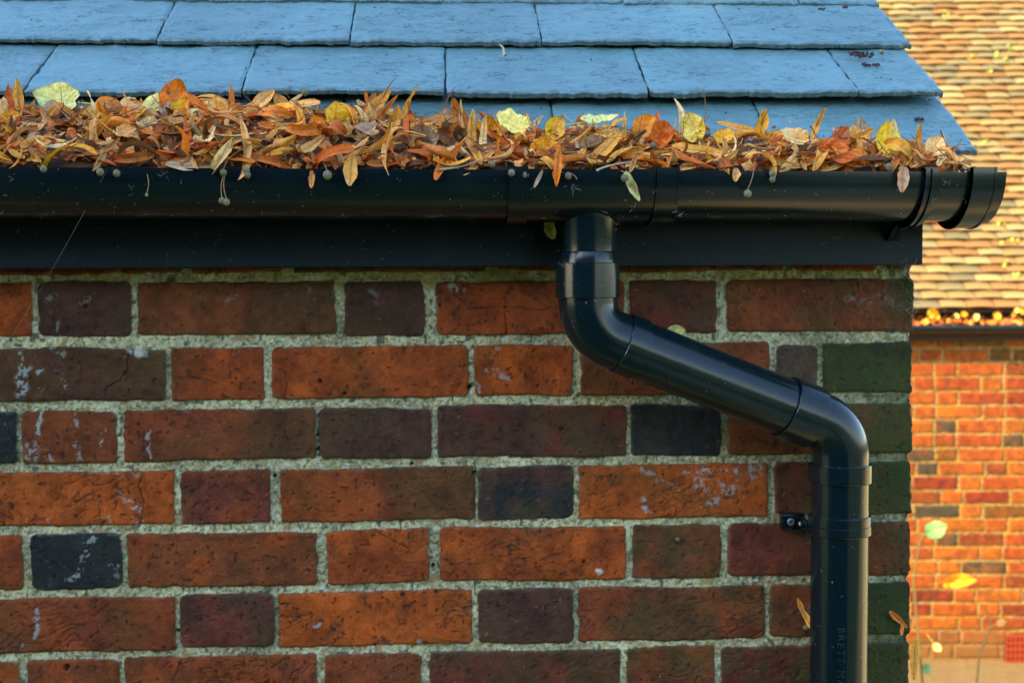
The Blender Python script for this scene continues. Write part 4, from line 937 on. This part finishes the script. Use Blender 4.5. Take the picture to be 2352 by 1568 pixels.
o_ = bract('lime_bract', at(1452, 428, FYr), 75 / 2100., 20 / 2100., 296, 5, 10, 'green', .2, .3, .2, 8807, col2='dark'); tag(o_, 'dull green bract hanging in cobweb over the outlet', 'lime bract')
o_ = bract('lime_bract', at(1236, 412, FYr), 48 / 2100., 9 / 2100., 245, 5, 10, 'grey', .3, .2, .2, 8808); tag(o_, 'thin grey curled scrap hanging left of the outlet socket band', 'lime bract')
o_ = bract('lime_bract', at(1841, 1200, -.021), 16 / 1900., 12 / 1900., 40, 0, 0, 'cream', .1, .1, .1, 8809, col2='tan'); tag(o_, 'tan leaf scrap stuck on the lug of the pipe clip', 'lime bract')
seedball(1372, 1310, -.006, .0042, None, 'white crumb of lime in the orange brick below the long crack').children[0].data.color_attributes['tint'].data.foreach_set('color', np.tile([.6, .58, .5, 1], 12 * 24 + 6 * 12).astype(np.float32)) if False else None
seedball(1657, 1317 - 0, -.006, .0030, None, 'tiny seed ball lodged on the brown brick left of the pipe clip') if False else None
seedball(1658 - 0, 1246, -.006, .0030, None, 'tiny seed ball lodged on the olive brick below the lime-bloomed orange brick') if False else None
seedball(1556, 1238, -.005, .0032, None, 'tan seed ball stuck on the olive-brown brick under the lime-stained orange brick')
seedball(963, 1473, -.005, .0034, None, 'brownish seed ball stuck near the lower edge of the orange creased brick')
seedball(1850, 1440, -.008, .0034, None, 'pale seed ball beside the bract wedged behind the downpipe')
# debris on the slates
def roofpt(px, py, up=.010):
    x, t = on_roof(px, py, up); return np.array([x, 0, 0]) + np.array([0, PE[1], PE[2]]) + sdir * t + sn * up
for px, py, s_, n_, lb in [(1978, 130, .013, 46, 'largest dark moss clump on the right-hand slates'), (1990, 150, .004, 9, 'small moss crumb just below the largest clump'), (2010, 150, .003, 7, 'tiny moss crumb right of the one below the largest clump'),
        (2018, 182, .005, 12, 'left dark moss crumb above the second slate edge'), (2040, 188, .006, 14, 'right dark moss crumb above the second slate edge'), (2112, 275, .005, 12, 'moss crumb alone on the lowest right slate'), (1888, 22, .004, 8, 'left moss crumb near the top of the right-hand slates'),
        (1943, 18, .004, 8, 'right moss crumb near the top of the right-hand slates'), (2215, 393, .010, 40, 'moss tuft below the slate corner above the stop end')]:
    mb = MB(); p = roofpt(px, py, (.024 if py < 230 else .015) if py < 380 else -.002)
    for k in range(n_):
        a, rr_ = q.uniform(0, 6.28), s_ * math.sqrt(q.random()); mb.ball((rr_ * math.cos(a) * 1.4, rr_ * math.sin(a) * .5, q.uniform(0, s_ * .35) + rr_ * math.sin(a) * .3), q.uniform(.0009, .0020), 5, col=np.array((.055, .028, .03)) * q.uniform(.5, 1.5), jit=.7)
    o_ = mb.build('moss_clump', M_plain, smooth=False); o_.location = p; tag(o_, lb, 'moss')
mb = MB(); t = np.linspace(0, 1, 9)[:, None]; A = roofpt(1146, 102, .030); B = roofpt(1164, 128, .024)
mb.tube((A + (B - A) * t - A) + np.array([.002, 0, 0]) * np.sin(t * 5), np.concatenate([np.linspace(.0012, .0018, 7), [.0026, .0022]]), 7, col=(.34, .30, .22)); o_ = mb.build('twig', M_plain); o_.location = A
tag(o_, 'short pale twig lying over the second slate edge', 'twig')
seedball(2025, 120, roofpt(2025, 120, .028)[1], .0034, None, 'seed ball on the right-hand slates above the largest moss clump')
crumb = MB()
for k in range(80):
    px, py = q.uniform(0, 2100), q.uniform(15, 330); p = roofpt(px, py, .022 if py < 215 else .0135)
    if p[0] < VXB - .02: crumb.ball(p, q.uniform(.0004, .0011), 5, col=np.array((.04, .03, .03)) * q.uniform(.5, 2), jit=.6)
o_ = crumb.build('roof_crumbs', M_plain, smooth=False); tag(o_, 'scattered dark specks of dirt on the slates', 'dirt', kind='stuff')
# silk thread and small fluff caught on the plastic
mb = MB(); A = at(246, 390, FYr); B = at(28, 770, -.012); t = np.linspace(0, 1, 30)[:, None]
mb.tube(A + (B - A) * t + np.array([0, 0, -.004]) * np.sin(t * math.pi), .00022, 5); o_ = mb.build('silk_thread', M_silk); tag(o_, 'single spider thread slanting from the gutter rim down to the brickwork at left', 'spider thread')
fl = MB()
def fluff(p, s, n, qq):
    for k in range(n):
        d = qq.normal(size=3); d /= np.linalg.norm(d); d[1] *= .3; t = np.linspace(0, 1, 4)[:, None]; b = qq.normal(size=3) * s * .3
        st_ = p + qq.normal(size=3) * s * .35 * np.array([1, .2, 1]); fl.tube(st_ + d * s * t + b * t * t, qq.uniform(.00009, .0002), 4, col=(.5, .5, .42))
for k in range(260):
    px = q.uniform(0, 2280); py = q.uniform(395, 605); Y = FY - .0005 if py > 505 else RIMY + .0005 + (.03 * ((py - 470) / 35) if py > 470 else 0.006 * (py - 395) / 75)
    fl.ball(at(px, py, Y - .0006), q.uniform(.0002, .0005), 4, col=(.4, .4, .33), jit=.8, sz=q.uniform(.5, 1.8))
for k in range(60):
    px = q.uniform(0, 2280); py = q.uniform(395, 600); Y = FY - .004 if py > 505 else RIMY - .002 - .0 + (0.03 if py > 470 else 0.006 * (py - 395) / 75)
    fluff(at(px, py, Y), q.uniform(.0015, .005), q.integers(1, 4), q)
for px, py, Y, s_, n_ in [(1560, 490, RIMY + .004, .005, 7), (1395, 487, RIMY + .02, .004, 5), (1500, 440, RIMY - .004, .003, 4), (1460, 470, RIMY - .003, .004, 4), (375, 402, RIMY - .006, .006, 5), (1415, 520, GYc - .02, .005, 8), (1320, 430, RIMY - .006, .006, 8),
                          (1362, 640, GYc - .036, .004, 5), (1368, 690, GYc - .036, .004, 5), (1290, 610, GYc - .03, .005, 6), (2175, 420, RIMY - .01, .005, 8), (2145, 460, RIMY + .0, .004, 8), (2080, 620, FY - .002, .012, 14), (2095, 700, -.004, .016, 16), (1985, 1095, PYw - .03, .004, 5), (1858, 1180, -.03, .006, 14), (1860, 1240, -.02, .005, 8), (1855, 1400, -.012, .008, 14), (1700, 700, -.004, .006, 5), (1090, 1060, -.004, .010, 12)]:
    fluff(at(px, py, Y), s_, n_, q)
for k in range(420):
    px = q.uniform(1290, 1990); py = q.uniform(600, 1560)
    if px < 1410 and py < 760 or px > 1870 and py > 1060 or (1450 < px < 1850 and abs(py - (800 + (px - 1450) * .39)) < 45):
        yy = (GYc if px < 1410 else PYw if px > 1870 else GYc + (px - 1400) / 500 * .05) - .0355
        if k % 4 == 0: fluff(at(px, py, yy), q.uniform(.001, .003), 1, q)
        else: fl.ball(at(px, py, yy + .0008), q.uniform(.00025, .0006), 4, col=(.4, .4, .33), jit=.8, sz=q.uniform(.6, 2.2))
o_ = fl.build('cobweb_fluff', M_silk); tag(o_, 'wisps of dusty cobweb and white fluff stuck to the gutter, pipe and bricks', 'cobweb', kind='stuff')

# ------------------------------------------------------------------ the sunlit house behind
FROT = -math.radians(4.4)
HO = at(2095, 1100, 5.05)
house = thing('brick_house', 'sunlit orange brick house with clay-tiled roof seen past the corner of the near building', 'house', (HO[0], HO[1], GZ), FROT)
fs = 33.6 / .0761; 
# local coords: x along wall, y into the house, z up from the ground
def far_z(py): return at(2230, py, 5.05)[2] - GZ
ztopw = far_z(765); nrows = int(round(ztopw / PIT)) + 1
fb = []; r2 = np.random.default_rng(8)
FP = dict(o=(.225, .054, .003), O=(.25, .070, .004), r=(.20, .040, .004), b=(.13, .032, .008), k=(.047, .035, .022), v=(.095, .044, .009), d=(.14, .023, .007))
pal_bak = dict(PAL); PAL.update(FP)
ztop_c = ztopw - .008
for k in range(nrows):
    z1 = ztop_c - k * PIT; z0 = z1 - .0655
    fb += flemish(-1.2, 3.2, z0, z1, [.02, .13][k % 2] + r2.uniform(-.02, .02), r2, cols='oOoOrrobOrdokvOo', ro=(.1, .3))
us2 = np.arange(-1.2, 3.2, .0062); zs2 = np.arange(-.01, ztopw + .03, .0062)
U, Z, H, C, Bm = brick_sheet(us2, zs2, fb, seed=301, mortar=np.array((.25, .145, .022)), recess=.008, edge=.006, warp=.0025, fine=0, relief=2)
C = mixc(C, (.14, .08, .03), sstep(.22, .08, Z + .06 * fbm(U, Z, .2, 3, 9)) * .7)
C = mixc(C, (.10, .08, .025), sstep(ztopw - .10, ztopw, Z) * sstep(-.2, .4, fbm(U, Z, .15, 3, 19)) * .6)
PAL.update(pal_bak)
mesh_np('wall', np.stack([U, -H, Z], -1), gridq(len(us2), len(zs2)), M_farbrick, house, col=np.clip(C, .01, .9))
mb = MB(); mb.box((-1.2, .02, 0), (3.2, .2, ztopw), col=(.3, .1, .03)); mb.box((3.2, -.0, 0), (3.25, 3.5, ztopw), col=(.4, .12, .03)); mb.build('side_wall', M_farbrick, house, smooth=False)
mb = MB(); ax0 = .505
ab_z0, ab_z1 = far_z(1528), far_z(1455)
W_ = .215
hs = [(-.5 + (i + .5) / 9) * 1 for i in range(9)]
mb.box((ax0, -.012, ab_z0), (ax0 + W_, -.0035, ab_z1), col=(.05, .012, .008))
nh, nvv = 9, 5; cw_ = W_ / nh; chh = (ab_z1 - ab_z0) / nvv
for i in range(nh + 1): x = ax0 + i * cw_; mb.box((x - .0065 if i else x, -.026, ab_z0), (x + .0065 if i < nh else x + .0001, -.0125, ab_z1), col=(.23, .035, .014))
for j in range(nvv + 1): z = ab_z0 + j * chh; mb.box((ax0 - .001, -.0285, z - .006), (ax0 + W_ + .001, -.0145, z + .006), col=(.23, .035, .014))
mb.build('air_brick', M_farbrick, house, smooth=False)
# roof tiles
PT = math.radians(50); GT = .0592; TW = .138
tdir = np.array([0, math.cos(PT), math.sin(PT)]); tnn = np.array([0, -math.sin(PT), math.cos(PT)])
e0_ = np.array([0, -.17, far_z(712)])
tiles = MB(); r3 = np.random.default_rng(99)
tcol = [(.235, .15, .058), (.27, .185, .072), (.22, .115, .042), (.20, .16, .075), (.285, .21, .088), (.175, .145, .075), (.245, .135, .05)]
for k in range(62):
    x = -1.3 - (TW / 2 if k % 2 else 0) + r3.uniform(-.01, .01)
    while x < 3.3:
        w = TW * r3.uniform(.94, 1.06); cam_ = r3.uniform(.003, .009); t0 = k * GT + r3.uniform(-.004, .004); tilt_ = r3.uniform(-.004, .004)
        n_ = 6; sx = np.linspace(0, 1, n_); thk = .024; rows_ = []
        bow = cam_ * (1 - (2 * sx - 1) ** 2) + tilt_ * (sx - .5) + r3.uniform(0, .003)
        for (tt, hh) in ((0.004, .034 - thk), (-.001, .034 - thk * .5), (.001, .0315), (.006, .0335), (GT * 1.5, .002)):
            P = np.stack([x + sx * (w - .003), np.zeros(n_), np.zeros(n_)], -1) + e0_ + tdir * (t0 + tt) + tnn * (hh + bow)[:, None]; rows_.append(P)
        c = np.array(tcol[r3.integers(0, len(tcol))]) * r3.uniform(.75, 1.1); cc_ = np.stack([c * .1, c * .2, c * 1.25, c * 1.15, c * .5]).repeat(n_, 0).reshape(5 * n_, 3)  # tile ends darkened in the colour to strengthen shadow lines between courses
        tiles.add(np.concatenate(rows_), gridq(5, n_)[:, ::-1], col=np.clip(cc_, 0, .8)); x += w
ml = r3.uniform(-1, 1)
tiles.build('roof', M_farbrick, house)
mb = MB(); top_ = e0_ + tdir * (62 * GT)
mb.add([(-1.3, *(e0_ - tnn * .01)[1:]), (3.3, *(e0_ - tnn * .01)[1:]), (3.3, *(top_ - tnn * .01)[1:]), (-1.3, *(top_ - tnn * .01)[1:])], [(0, 1, 2, 3)], col=(.08, .04, .02)); mb.build('roof_boarding', M_plain, house, smooth=False)
# moss tufts on the tiles
mb = MB()
for k in range(60):
    x = r3.uniform(-.2, 1.6); tt = r3.uniform(0, 3.2); p = np.array([x, 0, 0]) + e0_ + tdir * tt + tnn * .022
    for j in range(7): mb.ball(p + r3.normal(size=3) * .012, r3.uniform(.006, .013), 5, col=np.array([(.30, .34, .06), (.5, .42, .05)][k % 3 == 0]) * r3.uniform(.6, 1.2), jit=.5)
tag(mb.build('moss', M_plain, house), kind='stuff')
# its gutter, with sunlit leaves along it
fg = thing('house_gutter', 'dark gutter along the eaves of the sunlit house, sprinkled with bright leaves', 'gutter', (HO[0], HO[1], GZ), FROT)
gzt = far_z(743)
th = np.linspace(0, math.pi, 14); prof = np.concatenate([np.stack([-.055 * np.cos(th), -.05 * np.sin(th)], -1), np.stack([.052 * np.cos(th), -.047 * np.sin(th)], -1)])
mb = MB(); m = len(prof)
Vv = [np.stack([np.full(m, x), prof[:, 0] - .13, prof[:, 1] + gzt], -1) for x in (-1.25, 3.25)]; mb.add(np.concatenate(Vv), gridq(2, m, wrap=True)); mb.build('channel', M_pvc, fg)
mb = MB(); mb.box((-1.25, -.07, gzt - .085), (3.25, -.045, gzt + .075), col=(.03, .014, .008)); mb.build('fascia_board', M_plain, house, smooth=False)
mb = MB()
for k in range(1100):
    x = r3.uniform(-.3, 2.0); fy_ = r3.uniform(-.035, .075); frag(mb, np.array([x, -.145 + fy_, gzt + r3.uniform(-.006, .022) + max(fy_, 0) * .5]), r3.uniform(.006, .016), ['orange', 'rust', 'brown', 'amber', 'brown', 'purple'][r3.integers(0, 6)], r3)
o_ = mb.build('leaf_litter', M_leaf); o_.location = (HO[0], HO[1], GZ); o_.rotation_euler = (0, 0, FROT); tag(o_, 'red-brown fallen leaves lying along the gutter of the sunlit house', 'leaf litter', kind='stuff')
Rz = np.array(Matrix.Rotation(FROT, 3, 'Z'))
for k, (px, py, R_, c) in enumerate([(2135, 722, .035, 'yellow'), (2150, 728, .028, 'gold'), (2198, 727, .018, 'pale'), (2215, 722, .022, 'gold'), (2243, 726, .020, 'pale'), (2288, 722, .024, 'gold'), (2333, 712, .018, 'pale'), (2325, 724, .018, 'gold'), (2345, 718, .02, 'gold')]):
    d = ray(px, py); t = (HO[1] - .2 + CAM_D - .08 * ((px - 2095) / 250)) / d[1]; p = np.array([0, -CAM_D, 0]) + d * t
    o_ = broad('lime_leaf', p, R_, 60 + 50 * k, 10, 20, c, .5, 1, 9100 + k, stalk=0); tag(o_, 'glowing yellow leaf in the gutter of the sunlit house', 'dead leaf', 'glowing leaves in the far gutter')

# ------------------------------------------------------------------ ground
gn = 140; gx_ = np.sinh(np.linspace(-5.5, 5.5, gn)) * 4; X_, Y_ = np.meshgrid(gx_, gx_, indexing='ij')
Cg = mixc(np.broadcast_to(np.array((.19, .135, .062)), X_.shape + (3,)), (.13, .09, .04), sstep(-.3, .6, fbm(X_, Y_, .6, 4, 401)))
Cg = mixc(Cg, (.60, .48, .22), sstep(3.2, 2.6, Y_)); gr_ = np.maximum(sstep(-2.6, -3.2, Y_), sstep(.85, .6, X_)); Cg = mixc(Cg, (.06, .09, .025), np.clip(gr_ + sstep(12, 16, np.hypot(X_, Y_ - 2)), 0, 1))  # unseen pale strip and dark left side added to shape gutter reflections
Zg = GZ + .006 * fbm(X_, Y_, .9, 3, 402) * (np.hypot(X_, Y_) < 30)
o_ = mesh_np('ground', np.stack([X_, Y_, Zg], -1), gridq(gn, gn), M_ground, col=Cg); tag(o_, kind='structure')
# sapling shoots between the two buildings
def shoot(pts, Y, r, lb, leaves, col=(.11, .11, .03)):
    P = [at(a, b, Y) for a, b in pts]; base = P[0].copy()
    s_ = thing('sapling', lb, 'sapling', base); mb = MB(); t = np.linspace(0, len(P) - 1, 24); PP = np.stack([np.interp(t, range(len(P)), [p[i] for p in P]) for i in range(3)], -1)
    mb.tube(PP - base, np.linspace(r, r * .45, 24), 7, col=col); mb.build('stem', M_plain, s_)
    for k, (px, py, R_, c, ang, tl) in enumerate(leaves):
        l_ = broad('leaf', np.array(at(px, py, Y - .01)) - base, R_, ang, tl, 10 * (k % 3), c, .35, .5, 9500 + k + int(px), stalk=.05, parent=s_)
YS = 3.6
LC['fresh'] = (.20, .40, .13); LC['lime'] = (.42, .50, .08)
shoot([(2125, 1900), (2122, 1600), (2108, 1450), (2098, 1330), (2112, 1240), (2130, 1222)], YS, .006, 'slender sapling stem rising beside the wall corner, with one broad green leaf', [(2138, 1220, .052, 'fresh', 20, 20), (2128, 1532, .026, 'fresh', 250, 20), (2150, 1483, .022, 'pale', 300, 30)])
shoot([(2225, 1900), (2240, 1600), (2250, 1500), (2277, 1440), (2262, 1390)], 3.2, .006, 'dry tan shoot leaning in front of the air brick wall', [(2295, 1430, .02, 'tan', 20, 10)], col=(.26, .15, .04))
o_ = broad('lime_leaf', at(2186, 1332, 4.4), .085, 8, 10, 15, 'gold', .3, .6, 9901, stalk=.07, asp=.6); tag(o_, 'single golden leaf hanging in mid-air on a thread before the sunlit wall', 'dead leaf')

# ------------------------------------------------------------------ unseen lime tree added as a sun blocker, its crown shading the near wall
sh = np.array([sun_dir.x, sun_dir.y, 0]); sh /= np.linalg.norm(sh)
tc_ = sh * 6.2 + np.array([sh[1], -sh[0], 0]) * .35; tz_ = math.tan(SUN_EL) * 6.2 + .05
tree = thing('shade_tree', 'unseen lime tree added behind the viewer to shade the near wall', 'tree', (tc_[0], tc_[1], GZ))
mb = MB(); mb.tube([(0, 0, 0), (.05, 0, 1.5), (0, .05, 3.2), (0, 0, tz_ - GZ + 1)], [.28, .2, .15, .05], 12, col=(.10, .075, .05))
r4 = np.random.default_rng(5)
for k in range(16):
    z = r4.uniform(1.9, tz_ - GZ); a = r4.uniform(0, 6.28); L_ = r4.uniform(1.3, 2.3); mb.tube([(0, 0, z), (L_ * .5 * math.cos(a), L_ * .5 * math.sin(a), z + .5), (L_ * math.cos(a), L_ * math.sin(a), z + .9)], [.07, .045, .015], 7, col=(.10, .075, .05))
mb.build('trunk', M_plain, tree)
nl = 7000; cen = np.array([0, 0, tz_ - GZ + .1])
u = r4.normal(size=(nl, 3)); u /= np.linalg.norm(u, axis=1)[:, None]; rr_ = r4.random(nl) ** (1 / 2.4)
blob = 1 + .18 * np.sin(u[:, 0] * 5 + 1) * np.sin(u[:, 1] * 6) + .12 * np.sin(u[:, 2] * 9)
Pc = cen + u * (rr_ * blob)[:, None] * np.array([1.25, 1.25, 1.7])
A_ = r4.normal(size=(nl, 3)); A_ /= np.linalg.norm(A_, axis=1)[:, None]; B_ = np.cross(A_, r4.normal(size=(nl, 3))); B_ /= np.linalg.norm(B_, axis=1)[:, None]
sz_ = r4.uniform(.05, .085, (nl, 1)); Vt = np.stack([Pc - A_ * sz_, Pc - B_ * sz_ * .8, Pc + A_ * sz_, Pc + B_ * sz_ * .8], 1).reshape(-1, 3)
ct = np.array([(.16, .20, .04), (.30, .22, .04), (.10, .15, .03)])[r4.integers(0, 3, nl)].repeat(4, 0)
mesh_np('crown', Vt, np.arange(nl * 4).reshape(-1, 4), M_leaf, tree, col=ct, smooth=False)

# added out of view: evergreen screen cutting low skylight, pale rendered wall reflecting sun
hd = thing('sky_block_hedge', 'unseen dark evergreen screen added behind the viewer to block low skylight', 'sky_block_hedge', (-2.6, -4.2, GZ))
mb = MB(); mb.box((-4.6, -.35, 0), (4.0, .35, 3.4), col=(.012, .02, .008)); mb.build('stems', M_plain, hd, smooth=False)
nl = 16000; Pc = np.stack([r4.uniform(-4.7, 4.1, nl), r4.choice([-1, 1], nl) * r4.uniform(.3, .6, nl), r4.uniform(0, 3.65, nl)], -1); Pc[:, 1] += .12 * fbm(Pc[:, 0], Pc[:, 2], .6, 3, 66)
A_ = r4.normal(size=(nl, 3)); A_ /= np.linalg.norm(A_, axis=1)[:, None]; B_ = np.cross(A_, r4.normal(size=(nl, 3))); B_ /= np.linalg.norm(B_, axis=1)[:, None]
sz_ = r4.uniform(.04, .08, (nl, 1)); Vt = np.stack([Pc - A_ * sz_, Pc - B_ * sz_ * .6, Pc + A_ * sz_, Pc + B_ * sz_ * .6], 1).reshape(-1, 3)
mesh_np('foliage', Vt, np.arange(nl * 4).reshape(-1, 4), M_leaf, hd, col=np.array([(.035, .06, .02), (.05, .08, .025), (.03, .045, .02)])[r4.integers(0, 3, nl)].repeat(4, 0), smooth=False)
gw = thing('reflector_wall', 'unseen cream wall added in the sun at right for reflections in the pipe', 'wall', (3.9, 0, GZ))
mb = MB(); mb.box((0, -.15, 0), (.2, 4.4, 1.45), col=(.86, .80, .46), b=.01); mb.build('render', M_ground, gw, smooth=False)
mb = MB(); mb.box((-.03, -.18, 1.452), (.23, 4.43, 1.50), col=(.45, .40, .28), b=.008); mb.build('coping', M_ground, gw, smooth=False)
